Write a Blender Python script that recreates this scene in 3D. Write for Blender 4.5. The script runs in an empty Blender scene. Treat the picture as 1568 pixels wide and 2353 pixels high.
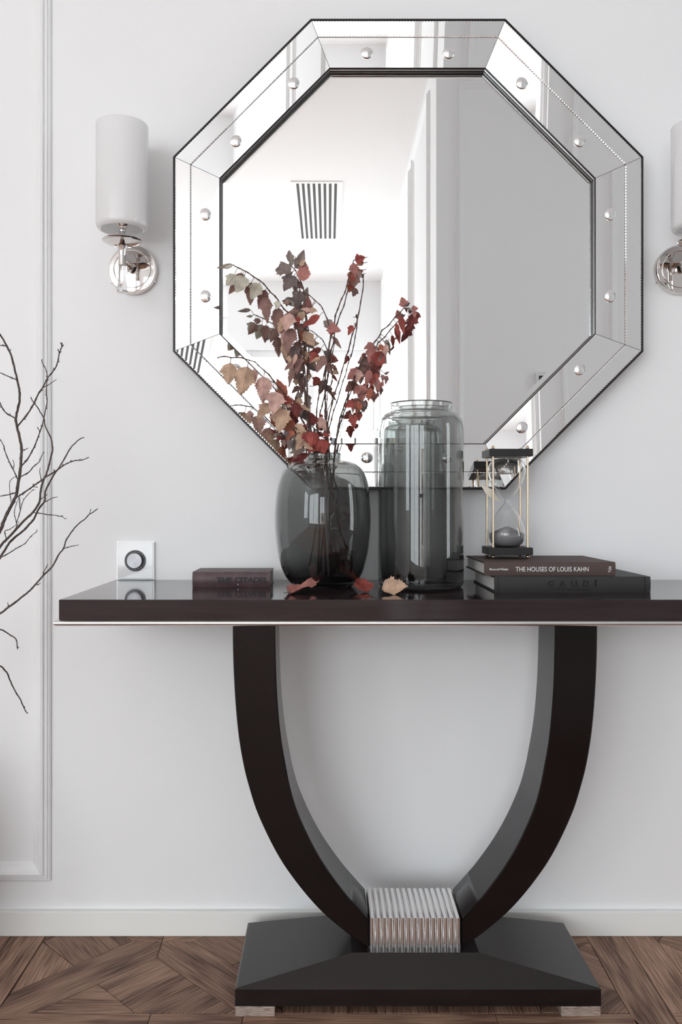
import bpy, bmesh, math, random
from mathutils import Vector, Matrix

# ------------------------------------------------------------------ camera, world, light, exposure
scene = bpy.context.scene
C = scene.collection
F = 1978.0                      # focal length in pixels of the 1568x2353 frame
VX, VY = 755.0, 1160.0          # where the camera axis meets the frame
EYE = 1.9                       # camera to mirror wall
HZ = 0.946                      # camera height

cam_d = bpy.data.cameras.new('camera')
cam = bpy.data.objects.new('camera', cam_d)
C.objects.link(cam)
cam.location = (0, -EYE, HZ)
cam.rotation_euler = (math.pi / 2, 0, 0)
cam_d.sensor_fit = 'VERTICAL'
cam_d.sensor_height = 36.0
cam_d.sensor_width = 24.0
cam_d.lens = 36.0 * F / 2353.0
cam_d.shift_x = (784.0 - VX) / 2353.0
cam_d.shift_y = -(1176.5 - VY) / 2353.0
cam_d.clip_start = 0.02
scene.camera = cam

world = bpy.data.worlds.new('overcast_sky')
scene.world = world
world.use_nodes = True
bg = world.node_tree.nodes['Background']
bg.inputs[0].default_value = (0.908, 0.965, 1.0, 1)
bg.inputs[1].default_value = 8.0

scene.view_settings.view_transform = 'Standard'
scene.view_settings.look = 'None'
scene.view_settings.gamma = 1.0
scene.view_settings.use_curve_mapping = False
scene.view_settings.exposure = -0.08
scene.cycles.use_denoising = True
scene.cycles.max_bounces = 16
scene.cycles.diffuse_bounces = 8
scene.cycles.glossy_bounces = 8
scene.cycles.transmission_bounces = 14
scene.cycles.transparent_max_bounces = 12
scene.cycles.sample_clamp_indirect = 8.0

ROOM_L, ROOM_R = -4.5, 3.2      # hall and living room extents
FAR = -6.81                     # far wall of the living room
PART_Y = -2.34                  # wall opposite the mirror
JAMB = 0.527                     # where that wall ends and the living room opens
CEIL = 3.20
# window openings in the far wall: x0, x1, z0, z1
WINDOWS = [(-0.835, 0.463, 0.25, 2.51), (-4.15, -1.22, 0.25, 2.88)]
SIDE_WINDOWS = [(-6.45, -4.78, 0.82, 2.88)]   # y0, y1, z0, z1 in the left wall
END_FILL_WINDOWS = [(-1.55, -0.90, 0.40, 2.30)]   # y0, y1, z0, z1 in the hall end wall; unseen window added as fill light


def portal(name, loc, rot, sx, sy):
    d = bpy.data.lights.new(name, 'AREA')
    d.shape = 'RECTANGLE'
    d.size, d.size_y = sx, sy
    d.cycles.is_portal = True
    o = bpy.data.objects.new(name, d)
    o.location = loc
    o.rotation_euler = rot
    C.objects.link(o)


for (a, b, z0, z1) in WINDOWS:
    portal('window_light', ((a + b) / 2, FAR - 0.04, (z0 + z1) / 2), (math.pi / 2, 0, 0), b - a, z1 - z0)
for (a, b, z0, z1) in SIDE_WINDOWS:
    portal('window_light', (ROOM_L - 0.04, (a + b) / 2, (z0 + z1) / 2), (math.pi / 2, 0, -math.pi / 2), b - a, z1 - z0)
for (a, b, z0, z1) in END_FILL_WINDOWS:
    portal('window_light', (ROOM_R + 0.04, (a + b) / 2, (z0 + z1) / 2), (math.pi / 2, 0, math.pi / 2), b - a, z1 - z0)

R = random.Random(7)


def P(px, py, d):
    """the point at camera depth d that the photograph shows at (px, py)"""
    return Vector(((px - VX) * d / F, d - EYE, HZ - (py - VY) * d / F))


# ------------------------------------------------------------------ materials
def mat(name, col=(0.8, 0.8, 0.8), rough=0.5, metal=0.0, spec=0.5, coat=0.0, coat_rough=0.03, trans=0.0, ior=1.45, alpha=None):
    m = bpy.data.materials.new(name)
    m.use_nodes = True
    b = m.node_tree.nodes['Principled BSDF']
    b.inputs['Base Color'].default_value = (*col, 1)
    b.inputs['Roughness'].default_value = rough
    b.inputs['Metallic'].default_value = metal
    b.inputs['Specular IOR Level'].default_value = spec
    b.inputs['Coat Weight'].default_value = coat
    b.inputs['Coat Roughness'].default_value = coat_rough
    b.inputs['Transmission Weight'].default_value = trans
    b.inputs['IOR'].default_value = ior
    return m


def nodes(m):
    return m.node_tree.nodes, m.node_tree.links, m.node_tree.nodes['Principled BSDF']


def add_noise_color(m, c1, c2, scale=(1, 1, 1), coord='Object', ns=8.0, detail=4.0, rough=0.55, lo=0.3, hi=0.7):
    n, l, b = nodes(m)
    tc = n.new('ShaderNodeTexCoord')
    mp = n.new('ShaderNodeMapping')
    mp.inputs['Scale'].default_value = scale
    nz = n.new('ShaderNodeTexNoise')
    nz.inputs['Scale'].default_value = ns
    nz.inputs['Detail'].default_value = detail
    nz.inputs['Roughness'].default_value = rough
    r = n.new('ShaderNodeValToRGB')
    r.color_ramp.elements[0].color = (*c1, 1)
    r.color_ramp.elements[1].color = (*c2, 1)
    r.color_ramp.elements[0].position = lo
    r.color_ramp.elements[1].position = hi
    l.new(tc.outputs[coord], mp.inputs[0])
    l.new(mp.outputs[0], nz.inputs['Vector'])
    l.new(nz.outputs['Fac'], r.inputs[0])
    l.new(r.outputs[0], b.inputs['Base Color'])
    return nz, r


def add_bump(m, src, strength=0.2, dist=0.001):
    n, l, b = nodes(m)
    bp = n.new('ShaderNodeBump')
    bp.inputs['Strength'].default_value = strength
    bp.inputs['Distance'].default_value = dist
    l.new(src, bp.inputs['Height'])
    l.new(bp.outputs[0], b.inputs['Normal'])


def paint(name, col, rough=0.55):
    m = mat(name, col, rough, spec=0.3)
    n, l, b = nodes(m)
    tc = n.new('ShaderNodeTexCoord')
    nz = n.new('ShaderNodeTexNoise')
    nz.inputs['Scale'].default_value = 260
    nz.inputs['Detail'].default_value = 2
    l.new(tc.outputs['Object'], nz.inputs['Vector'])
    add_bump(m, nz.outputs['Fac'], 0.06, 0.0006)
    return m


M_wall = paint('white_wall_paint', (0.866, 0.874, 0.882))
M_ceiling = paint('ceiling_paint', (0.91, 0.91, 0.91))
M_trim = mat('white_moulding_paint', (0.866, 0.873, 0.88), 0.4, spec=0.4)
M_base = mat('baseboard_paint', (0.86, 0.865, 0.84), 0.4, spec=0.4)
M_black = mat('black_frame_edge', (0.012, 0.010, 0.010), 0.35)
M_mirror = mat('silvered_mirror', (0.94, 0.95, 0.945), 0.0, 1.0)
M_stud = mat('mirrored_glass_stud', (0.96, 0.965, 0.96), 0.02, 1.0)
M_nickel = mat('polished_nickel', (0.72, 0.685, 0.66), 0.045, 1.0)
M_chrome = mat('satin_chrome', (0.84, 0.83, 0.84), 0.27, 1.0)
M_fillet = mat('dark_steel_fillet', (0.30, 0.29, 0.29), 0.25, 1.0)
M_reed = mat('reeded_metal', (0.88, 0.865, 0.86), 0.22, 1.0)
M_opal = mat('opal_white_glass', (0.96, 0.96, 0.965), 0.25, spec=0.5, coat=0.8, coat_rough=0.04)
n, l, b = nodes(M_opal)
trl = n.new('ShaderNodeBsdfTranslucent'); trl.inputs[0].default_value = (0.98, 0.98, 0.98, 1)
mxo = n.new('ShaderNodeMixShader'); mxo.inputs[0].default_value = 0.38
outn = [q for q in n if q.type == 'OUTPUT_MATERIAL'][0]
l.new(b.outputs[0], mxo.inputs[1]); l.new(trl.outputs[0], mxo.inputs[2]); l.new(mxo.outputs[0], outn.inputs[0])
M_crystal = mat('clear_crystal', (1, 1, 1), 0.0, trans=1.0, ior=1.5)
M_clear = mat('clear_glass', (0.985, 0.99, 0.99), 0.0, trans=1.0, ior=1.45)
M_brass = mat('brushed_brass', (0.64, 0.48, 0.33), 0.26, 1.0)
M_blackwood = mat('black_hourglass_wood', (0.012, 0.011, 0.012), 0.45)
M_sand = mat('grey_sand', (0.15, 0.15, 0.16), 0.9, spec=0.1)
nz, _ = add_noise_color(M_sand, (0.22, 0.22, 0.235), (0.38, 0.38, 0.40), ns=900)
M_tag = mat('cream_paper', (0.75, 0.71, 0.60), 0.8)
M_switch = mat('white_glass_plate', (0.71, 0.715, 0.72), 0.05, spec=0.6, coat=0.3, coat_rough=0.01)
M_ringblack = mat('black_ring', (0.02, 0.02, 0.022), 0.25)
M_knob = mat('spun_steel_knob', (0.36, 0.36, 0.38), 0.42, 1.0)
n_, l_, b_ = nodes(M_knob)
b_.inputs['Anisotropic'].default_value = 0.8
tg = n_.new('ShaderNodeTangent'); tg.direction_type = 'RADIAL'; tg.axis = 'Y'
l_.new(tg.outputs[0], b_.inputs['Tangent'])

# dark espresso lacquer
def lacquer(name, rough, coat, c1=(0.016, 0.010, 0.010), c2=(0.030, 0.019, 0.018), coatr=0.03, scale=(2, 30, 30), spec=0.5):
    m = mat(name, c1, rough, coat=coat, coat_rough=coatr, spec=spec)
    add_noise_color(m, c1, c2, scale, 'Object', 3.0, 5.0)
    return m

M_top = lacquer('espresso_gloss_lacquer', 0.07, 0.0, (0.020, 0.013, 0.014), (0.034, 0.022, 0.023), 0.02, spec=0.42)
M_leg = lacquer('espresso_satin_lacquer', 0.16, 0.0, (0.0060, 0.0036, 0.0036), (0.0090, 0.0054, 0.0054), spec=0.34)
M_plinth = lacquer('espresso_satin_plinth', 0.20, 0.0, (0.0075, 0.0050, 0.0050), (0.0105, 0.0070, 0.0070), spec=0.7)
M_foot = mat('silvered_wood_foot', (0.42, 0.34, 0.28), 0.38, 0.5)
nz, _ = add_noise_color(M_foot, (0.25, 0.17, 0.13), (0.62, 0.54, 0.48), (14, 14, 260), 'Object', 4.0, 4.0, lo=0.35, hi=0.6)

# oak parquet: the grain runs along the piece's own u
M_oak = mat('smoked_oak', (0.12, 0.07, 0.05), 0.55, spec=0.3)
n, l, b = nodes(M_oak)
uv = n.new('ShaderNodeUVMap'); uv.uv_map = 'grain'
oi = n.new('ShaderNodeObjectInfo')
mp = n.new('ShaderNodeMapping'); mp.inputs['Scale'].default_value = (1.8, 62, 1)
addv = n.new('ShaderNodeVectorMath'); addv.operation = 'ADD'
l.new(uv.outputs[0], addv.inputs[0])
comb = n.new('ShaderNodeCombineXYZ')
mul = n.new('ShaderNodeMath'); mul.operation = 'MULTIPLY'; mul.inputs[1].default_value = 37.0
l.new(oi.outputs['Random'], mul.inputs[0])
l.new(mul.outputs[0], comb.inputs[0]); l.new(mul.outputs[0], comb.inputs[1])
l.new(comb.outputs[0], addv.inputs[1])
l.new(addv.outputs[0], mp.inputs[0])
wn = n.new('ShaderNodeTexNoise'); wn.inputs['Scale'].default_value = 1.2; wn.inputs['Detail'].default_value = 3
mp0 = n.new('ShaderNodeMapping'); mp0.inputs['Scale'].default_value = (1.6, 9, 1)
l.new(addv.outputs[0], mp0.inputs[0]); l.new(mp0.outputs[0], wn.inputs['Vector'])
wv = n.new('ShaderNodeMath'); wv.operation = 'MULTIPLY'; wv.inputs[1].default_value = 26.0
l.new(wn.outputs['Fac'], wv.inputs[0])
sn = n.new('ShaderNodeMath'); sn.operation = 'SINE'; l.new(wv.outputs[0], sn.inputs[0])
fine = n.new('ShaderNodeTexNoise'); fine.inputs['Scale'].default_value = 6; fine.inputs['Detail'].default_value = 5
l.new(mp.outputs[0], fine.inputs['Vector'])
mxs = n.new('ShaderNodeMath'); mxs.operation = 'MULTIPLY_ADD'; mxs.inputs[1].default_value = 0.085
l.new(sn.outputs[0], mxs.inputs[0]); l.new(fine.outputs['Fac'], mxs.inputs[2])
rp = n.new('ShaderNodeValToRGB')
rp.color_ramp.elements[0].position = 0.30; rp.color_ramp.elements[0].color = (0.085, 0.044, 0.030, 1)
rp.color_ramp.elements[1].position = 0.72; rp.color_ramp.elements[1].color = (0.44, 0.275, 0.195, 1)
e = rp.color_ramp.elements.new(0.5); e.color = (0.255, 0.147, 0.103, 1)
l.new(mxs.outputs[0], rp.inputs[0])
hs = n.new('ShaderNodeHueSaturation')
mr = n.new('ShaderNodeMapRange'); mr.inputs[3].default_value = 0.72; mr.inputs[4].default_value = 1.2
l.new(oi.outputs['Random'], mr.inputs[0]); l.new(mr.outputs[0], hs.inputs['Value'])
l.new(rp.outputs[0], hs.inputs['Color']); l.new(hs.outputs[0], b.inputs['Base Color'])
add_bump(M_oak, mxs.outputs[0], 0.25, 0.0006)
M_sub = mat('dark_subfloor', (0.03, 0.018, 0.013), 0.5)


def smoke_glass(name, top, low, p0=0.1, p1=0.95):
    """smoked glass, coloured darker towards the foot"""
    m = mat(name, (0.5, 0.5, 0.5), 0.0, trans=1.0, ior=1.46)
    n, l, b = nodes(m)
    tc = n.new('ShaderNodeTexCoord')
    sp = n.new('ShaderNodeSeparateXYZ')
    r = n.new('ShaderNodeValToRGB')
    r.color_ramp.elements[0].position = p0
    r.color_ramp.elements[0].color = (*low, 1)
    r.color_ramp.elements[1].position = p1
    r.color_ramp.elements[1].color = (*top, 1)
    for pos, k in ((0.22, 0.52), (0.62, 0.62)):
        e = r.color_ramp.elements.new(pos)
        e.color = (*[low[i] + (top[i] - low[i]) * k for i in range(3)], 1)
    l.new(tc.outputs['Generated'], sp.inputs[0])
    l.new(sp.outputs[2], r.inputs[0])
    l.new(r.outputs[0], b.inputs['Base Color'])
    return m


M_smoke1 = smoke_glass('smoke_glass_round', (0.62, 0.635, 0.628), (0.12, 0.12, 0.12), 0.0, 1.0)
M_smoke2 = smoke_glass('smoke_glass_tall', (0.65, 0.668, 0.658), (0.22, 0.22, 0.22), 0.0, 1.0)


def leaf_mat(name, c):
    d = tuple(x * 0.62 for x in c)
    h = tuple(min(1, x * 1.18) for x in c)
    m = mat(name, c, 0.6, spec=0.25)
    n, l, b = nodes(m)
    nz, r = add_noise_color(m, d, h, (1, 1, 1), 'Object', 60, 4, lo=0.3, hi=0.72)
    # raised side veins, from the leaf's own coordinates
    uv = n.new('ShaderNodeUVMap'); uv.uv_map = 'leaf'
    sp = n.new('ShaderNodeSeparateXYZ'); l.new(uv.outputs[0], sp.inputs[0])
    ab = n.new('ShaderNodeMath'); ab.operation = 'ABSOLUTE'; l.new(sp.outputs[0], ab.inputs[0])
    k = n.new('ShaderNodeMath'); k.operation = 'MULTIPLY_ADD'; k.inputs[1].default_value = -0.9
    l.new(ab.outputs[0], k.inputs[0]); l.new(sp.outputs[1], k.inputs[2])
    k2 = n.new('ShaderNodeMath'); k2.operation = 'MULTIPLY'; k2.inputs[1].default_value = 42
    l.new(k.outputs[0], k2.inputs[0])
    s = n.new('ShaderNodeMath'); s.operation = 'SINE'; l.new(k2.outputs[0], s.inputs[0])
    add_bump(m, s.outputs[0], 0.30, 0.0009)
    return m


LEAF = {
    'G': leaf_mat('leaf_grey_green', (0.56, 0.53, 0.435)),
    'T': leaf_mat('leaf_taupe', (0.312, 0.250, 0.225)),
    'M': leaf_mat('leaf_mauve_brown', (0.294, 0.169, 0.147)),
    'P': leaf_mat('leaf_dusty_pink', (0.625, 0.394, 0.338)),
    'R': leaf_mat('leaf_red', (0.36, 0.085, 0.07)),
    'Q': leaf_mat('leaf_rose', (0.48, 0.205, 0.18)),
    'C': leaf_mat('leaf_crimson', (0.175, 0.042, 0.038)),
    'B': leaf_mat('leaf_tan', (0.575, 0.394, 0.281)),
    'O': leaf_mat('leaf_rust', (0.4, 0.135, 0.085)),
    'K': leaf_mat('leaf_dark', (0.188, 0.144, 0.141)),
}
M_stem = mat('stem_bark', (0.075, 0.042, 0.036), 0.7)
add_noise_color(M_stem, (0.045, 0.026, 0.022), (0.13, 0.078, 0.066), (1, 1, 1), 'Object', 120, 3)
M_twig = mat('bare_twig_bark', (0.07, 0.055, 0.05), 0.75)
add_noise_color(M_twig, (0.042, 0.032, 0.029), (0.115, 0.09, 0.08), (1, 1, 1), 'Object', 90, 3)
M_pages = mat('book_pages', (0.70, 0.68, 0.65), 0.8)
n, l, b = nodes(M_pages)
tc = n.new('ShaderNodeTexCoord'); mpp = n.new('ShaderNodeMapping'); mpp.inputs['Scale'].default_value = (3, 3, 900)
nzp = n.new('ShaderNodeTexNoise'); nzp.inputs['Scale'].default_value = 2.0
l.new(tc.outputs['Object'], mpp.inputs[0]); l.new(mpp.outputs[0], nzp.inputs['Vector'])
add_bump(M_pages, nzp.outputs['Fac'], 0.6, 0.0008)
M_brown_cloth = mat('brown_book_cloth', (0.078, 0.052, 0.047), 0.7)
M_black_cloth = mat('black_book_cloth', (0.027, 0.025, 0.026), 0.6)
M_plum_cloth = mat('worn_plum_cover', (0.085, 0.050, 0.056), 0.5)
add_noise_color(M_plum_cloth, (0.06, 0.034, 0.040), (0.11, 0.068, 0.072), (1, 1, 1), 'Object', 45, 5)
M_white_print = mat('white_print', (0.82, 0.82, 0.82), 0.6)
M_dark_print = mat('dark_print', (0.018, 0.013, 0.015), 0.6)
M_emboss = mat('black_embossing', (0.010, 0.009, 0.010), 0.35)
M_vent = mat('vent_dark', (0.03, 0.027, 0.025), 0.6)
M_screen = mat('dark_screen', (0.015, 0.016, 0.018), 0.1)
M_facade = mat('far_facade', (0.55, 0.45, 0.38), 0.8)
M_iron = mat('balcony_iron', (0.02, 0.02, 0.022), 0.5)
M_pot = mat('grey_ceramic', (0.30, 0.29, 0.28), 0.5)
M_pane = bpy.data.materials.new('window_pane')
M_pane.use_nodes = True
nt = M_pane.node_tree; nt.nodes.clear()
o_ = nt.nodes.new('ShaderNodeOutputMaterial'); mx_ = nt.nodes.new('ShaderNodeMixShader')
t_ = nt.nodes.new('ShaderNodeBsdfTransparent'); g_ = nt.nodes.new('ShaderNodeBsdfGlossy')
g_.inputs['Roughness'].default_value = 0.0
mx_.inputs[0].default_value = 0.06
nt.links.new(t_.outputs[0], mx_.inputs[1]); nt.links.new(g_.outputs[0], mx_.inputs[2]); nt.links.new(mx_.outputs[0], o_.inputs[0])


# ------------------------------------------------------------------ mesh helpers
def obj(name, bm, m, parent=None, smooth=False, loc=None):
    me = bpy.data.meshes.new(name)
    bm.normal_update()
    bm.to_mesh(me)
    bm.free()
    ms = m if isinstance(m, (list, tuple)) else [m]
    for x in ms:
        me.materials.append(x)
    if smooth:
        for p in me.polygons:
            p.use_smooth = True
        if smooth != 'all':
            try:
                me.set_sharp_from_angle(angle=math.radians(38))
            except Exception:
                pass
    o = bpy.data.objects.new(name, me)
    C.objects.link(o)
    if parent is not None:
        o.parent = parent
    if loc is not None:
        o.location = loc
    return o


def tag(o, label, cat, group=None, kind=None):
    o['label'] = label
    o['category'] = cat
    if group:
        o['group'] = group
    if kind:
        o['kind'] = kind
    return o


def thing(name, label, cat, loc=(0, 0, 0), group=None):
    o = bpy.data.objects.new(name, None)
    o.empty_display_size = 0.05
    C.objects.link(o)
    o.location = loc
    return tag(o, label, cat, group)


def struct(name, bm, m, label=None, parent=None, smooth=False):
    o = obj(name, bm, m, parent, smooth)
    o['kind'] = 'structure'
    if label:
        o['label'] = label
    return o


def box(bm, x0, x1, y0, y1, z0, z1, bevel=0.0, seg=2):
    r = bmesh.ops.create_cube(bm, size=1.0)
    vs = r['verts']
    for v in vs:
        v.co = Vector((x0 + (v.co.x + .5) * (x1 - x0), y0 + (v.co.y + .5) * (y1 - y0), z0 + (v.co.z + .5) * (z1 - z0)))
    if bevel:
        es = list({e for v in vs for e in v.link_edges})
        bmesh.ops.bevel(bm, geom=es, offset=bevel, segments=seg, profile=0.5, affect='EDGES')
    return bm


def B(*a, **k):
    return box(bmesh.new(), *a, **k)


def lathe(profile, n=48, axis='Z', c=(0, 0, 0), bm=None, closed=False, ang0=0.0):
    """profile of (r, h); closed joins the last point back to the first"""
    bm = bm or bmesh.new()
    c = Vector(c)
    rings = []
    for r, h in profile:
        if r < 1e-6:
            p = Vector((0, 0, h)) if axis == 'Z' else Vector((0, h, 0))
            rings.append([bm.verts.new(c + p)])
            continue
        ring = []
        for i in range(n):
            a = ang0 + 2 * math.pi * i / n
            p = Vector((r * math.cos(a), r * math.sin(a), h)) if axis == 'Z' else Vector((r * math.cos(a), h, r * math.sin(a)))
            ring.append(bm.verts.new(c + p))
        rings.append(ring)
    pairs = list(zip(rings, rings[1:]))
    if closed:
        pairs.append((rings[-1], rings[0]))
    for a, b in pairs:
        for i in range(n):
            j = (i + 1) % n
            if len(a) == 1 and len(b) == 1:
                break
            if len(a) == 1:
                bm.faces.new((a[0], b[j], b[i]))
            elif len(b) == 1:
                bm.faces.new((a[i], a[j], b[0]))
            else:
                bm.faces.new((a[i], a[j], b[j], b[i]))
    bmesh.ops.recalc_face_normals(bm, faces=bm.faces)
    return bm


def catmull(pts, k=4):
    out = []
    n = len(pts)
    for i in range(n - 1):
        p0 = pts[max(0, i - 1)]; p1 = pts[i]; p2 = pts[i + 1]; p3 = pts[min(n - 1, i + 2)]
        for s in range(k):
            t = s / k
            out.append(0.5 * ((2 * p1) + (p2 - p0) * t + (2 * p0 - 5 * p1 + 4 * p2 - p3) * t * t + (3 * p1 - p0 - 3 * p2 + p3) * t ** 3))
    out.append(pts[-1].copy())
    return out


def tube(bm, pts, r, n=6, mi=0):
    """r: number or one radius per point"""
    if not isinstance(r, (list, tuple)):
        r = [r] * len(pts)
    prev = None
    rings = []
    for i, p in enumerate(pts):
        t = (pts[min(i + 1, len(pts) - 1)] - pts[max(i - 1, 0)])
        t = t.normalized() if t.length > 1e-9 else Vector((0, 0, 1))
        if prev is None:
            u = t.orthogonal().normalized()
        else:
            u = (prev - t * prev.dot(t))
            u = u.normalized() if u.length > 1e-6 else t.orthogonal().normalized()
        prev = u
        v = t.cross(u)
        rings.append([bm.verts.new(p + (u * math.cos(2 * math.pi * q / n) + v * math.sin(2 * math.pi * q / n)) * r[i]) for q in range(n)])
    for a, b in zip(rings, rings[1:]):
        for q in range(n):
            f = bm.faces.new((a[q], a[(q + 1) % n], b[(q + 1) % n], b[q]))
            f.material_index = mi
    f = bm.faces.new(list(reversed(rings[0]))); f.material_index = mi
    f = bm.faces.new(rings[-1]); f.material_index = mi
    return bm


def prism(poly, y0, y1, bm=None):
    """polygon in x, z pushed along y"""
    bm = bm or bmesh.new()
    a = [bm.verts.new((x, y0, z)) for x, z in poly]
    b = [bm.verts.new((x, y1, z)) for x, z in poly]
    bm.faces.new(a)
    bm.faces.new(list(reversed(b)))
    for i in range(len(poly)):
        j = (i + 1) % len(poly)
        bm.faces.new((a[i], b[i], b[j], a[j]))
    bmesh.ops.recalc_face_normals(bm, faces=bm.faces)
    return bm


def text_obj(name, s, size, loc, rot, m, parent, extrude=0.0002, align='LEFT', width=None, offset=0.0, xscale=1.0, shear=0.0):
    cu = bpy.data.curves.new(name, 'FONT')
    cu.body = s
    cu.size = size
    cu.extrude = extrude
    cu.offset = offset
    cu.shear = shear
    cu.align_x = align
    cu.resolution_u = 4
    tmp = bpy.data.objects.new(name + '_tmp', cu)
    C.objects.link(tmp)
    bpy.context.view_layer.update()
    dg = bpy.context.evaluated_depsgraph_get()
    me = bpy.data.meshes.new_from_object(tmp.evaluated_get(dg))
    bpy.data.objects.remove(tmp)
    me.name = name
    xs = [v.co.x for v in me.vertices]
    w = max(xs) - min(xs)
    k = (width / w) if width else xscale
    x0 = min(xs)
    for v in me.vertices:
        v.co.x = (v.co.x - x0) * k
    me.materials.clear()
    me.materials.append(m)
    o = bpy.data.objects.new(name, me)
    C.objects.link(o)
    o.parent = parent
    o.location = loc
    o.rotation_euler = rot
    return o


# ------------------------------------------------------------------ room shell
struct('wall_back', B(ROOM_L - 0.1, ROOM_R + 0.1, 0, 0.12, 0, CEIL + 0.1), M_wall)
struct('ceiling', B(ROOM_L - 0.1, ROOM_R + 0.1, FAR - 0.12, 0, CEIL, CEIL + 0.1), M_ceiling)
struct('wall_opposite', B(JAMB, ROOM_R, PART_Y - 0.12, PART_Y, 0, CEIL), M_wall)
struct('wall_right', B(JAMB, JAMB + 0.1, FAR, PART_Y - 0.12, 0, CEIL), M_wall)


def wall_with_holes(name, u0, u1, holes, make):
    bm = bmesh.new()
    cur = u0
    for (a, b, z0, z1) in sorted(holes):
        make(bm, cur, a, 0, CEIL)
        make(bm, a, b, 0, z0)
        make(bm, a, b, z1, CEIL)
        cur = b
    make(bm, cur, u1, 0, CEIL)
    struct(name, bm, M_wall)


wall_with_holes('wall_far', ROOM_L, JAMB, WINDOWS, lambda bm, a, b, z0, z1: box(bm, a, b, FAR - 0.12, FAR, z0, z1))
wall_with_holes('wall_hall_end', PART_Y - 0.12, 0, END_FILL_WINDOWS, lambda bm, a, b, z0, z1: box(bm, ROOM_R, ROOM_R + 0.12, a, b, z0, z1))
wall_with_holes('wall_left', FAR, 0, SIDE_WINDOWS, lambda bm, a, b, z0, z1: box(bm, ROOM_L - 0.12, ROOM_L, a, b, z0, z1))


def window(n, plane, a, b, z0, z1):
    """frame, centre mullion and one pane in each leaf"""
    def bx(bm, u0, u1, w0, w1, h0, h1):
        if plane == 'far':
            return box(bm, u0, u1, FAR - w1, FAR - w0, h0, h1, 0.004)
        if plane == 'end':
            return box(bm, ROOM_R + w0, ROOM_R + w1, u0, u1, h0, h1, 0.004)
        return box(bm, ROOM_L - w1, ROOM_L - w0, u0, u1, h0, h1, 0.004)
    mid = (a + b) / 2
    fr = bmesh.new()
    bx(fr, a, a + .06, .05, .11, z0, z1); bx(fr, b - .06, b, .05, .11, z0, z1)
    bx(fr, a + .06, b - .06, .05, .11, z0, z0 + .07); bx(fr, a + .06, b - .06, .05, .11, z1 - .07, z1)
    bx(fr, mid - .04, mid + .04, .05, .11, z0 + .07, z1 - .07)
    w = struct('window_%d' % n, fr, M_trim)
    for u0, u1 in ((a + .06, mid - .04), (mid + .04, b - .06)):
        p = bx(bmesh.new(), u0, u1, .075, .081, z0 + .07, z1 - .07)
        obj('pane', p, M_pane, w)


for i, w in enumerate(WINDOWS):
    window(i + 1, 'far', *w)
window(3, 'left', *SIDE_WINDOWS[0])
window(4, 'end', *END_FILL_WINDOWS[0])  # added window that brightens the right of the hall

# baseboards
bm = B(ROOM_L, ROOM_R, -0.014, 0.0, 0.0, 0.0545, 0.0015, 1)
struct('baseboard_back', bm, M_base)
struct('baseboard_opposite', B(JAMB, ROOM_R, PART_Y, PART_Y + 0.014, 0, 0.0545, 0.0015, 1), M_base)
struct('baseboard_right', B(JAMB - 0.014, JAMB, FAR, PART_Y, 0, 0.0545, 0.0015, 1), M_base)

# panel moulding: a mitred frame swept round a rectangle. profile of (inset from the outer edge, height off the wall)
MOULD = [(0.0, 0.0), (0.0, 0.006), (0.0035, 0.009), (0.0055, 0.0075), (0.0065, 0.0115), (0.0105, 0.0125), (0.0125, 0.0105),
         (0.0140, 0.0165), (0.019, 0.0180), (0.0225, 0.016), (0.027, 0.0105), (0.032, 0.0065), (0.037, 0.0045), (0.0395, 0.003), (0.041, 0.0)]


def moulding(name, corners, to3):
    (u0, z0, u1, z1) = corners
    bm = bmesh.new()
    rings = []
    for ins, h in MOULD:
        rings.append([bm.verts.new(to3(u, z, h)) for u, z in ((u0 + ins, z0 + ins), (u1 - ins, z0 + ins), (u1 - ins, z1 - ins), (u0 + ins, z1 - ins))])
    for a, b in zip(rings, rings[1:]):
        for i in range(4):
            j = (i + 1) % 4
            bm.faces.new((a[i], a[j], b[j], b[i]))
    bmesh.ops.recalc_face_normals(bm, faces=bm.faces)
    struct(name, bm, M_trim)


moulding('trim_1', (-1.75, 0.118, -0.6115, 2.98), lambda u, z, h: (u, -h, z))
moulding('trim_2', (JAMB + 0.096, 0.118, 2.6, 3.02), lambda u, z, h: (u, PART_Y + h, z))
moulding('trim_3', (-3.47, 0.118, -2.60, 3.097), lambda u, z, h: (JAMB - h, u, z))
moulding('trim_4', (-6.45, 0.118, -3.65, 3.097), lambda u, z, h: (JAMB - h, u, z))

# ------------------------------------------------------------------ floor with parquet pieces
floor = struct('floor', B(ROOM_L, ROOM_R, FAR, 0, -0.05, -0.004), M_sub)


def crop(px, py, s, ox, oy):
    return (px / s + ox, py / s + oy)


def on_floor(px, py):
    d = HZ * F / (py - VY)
    return ((px - VX) * d / F, d - EYE)


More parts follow.
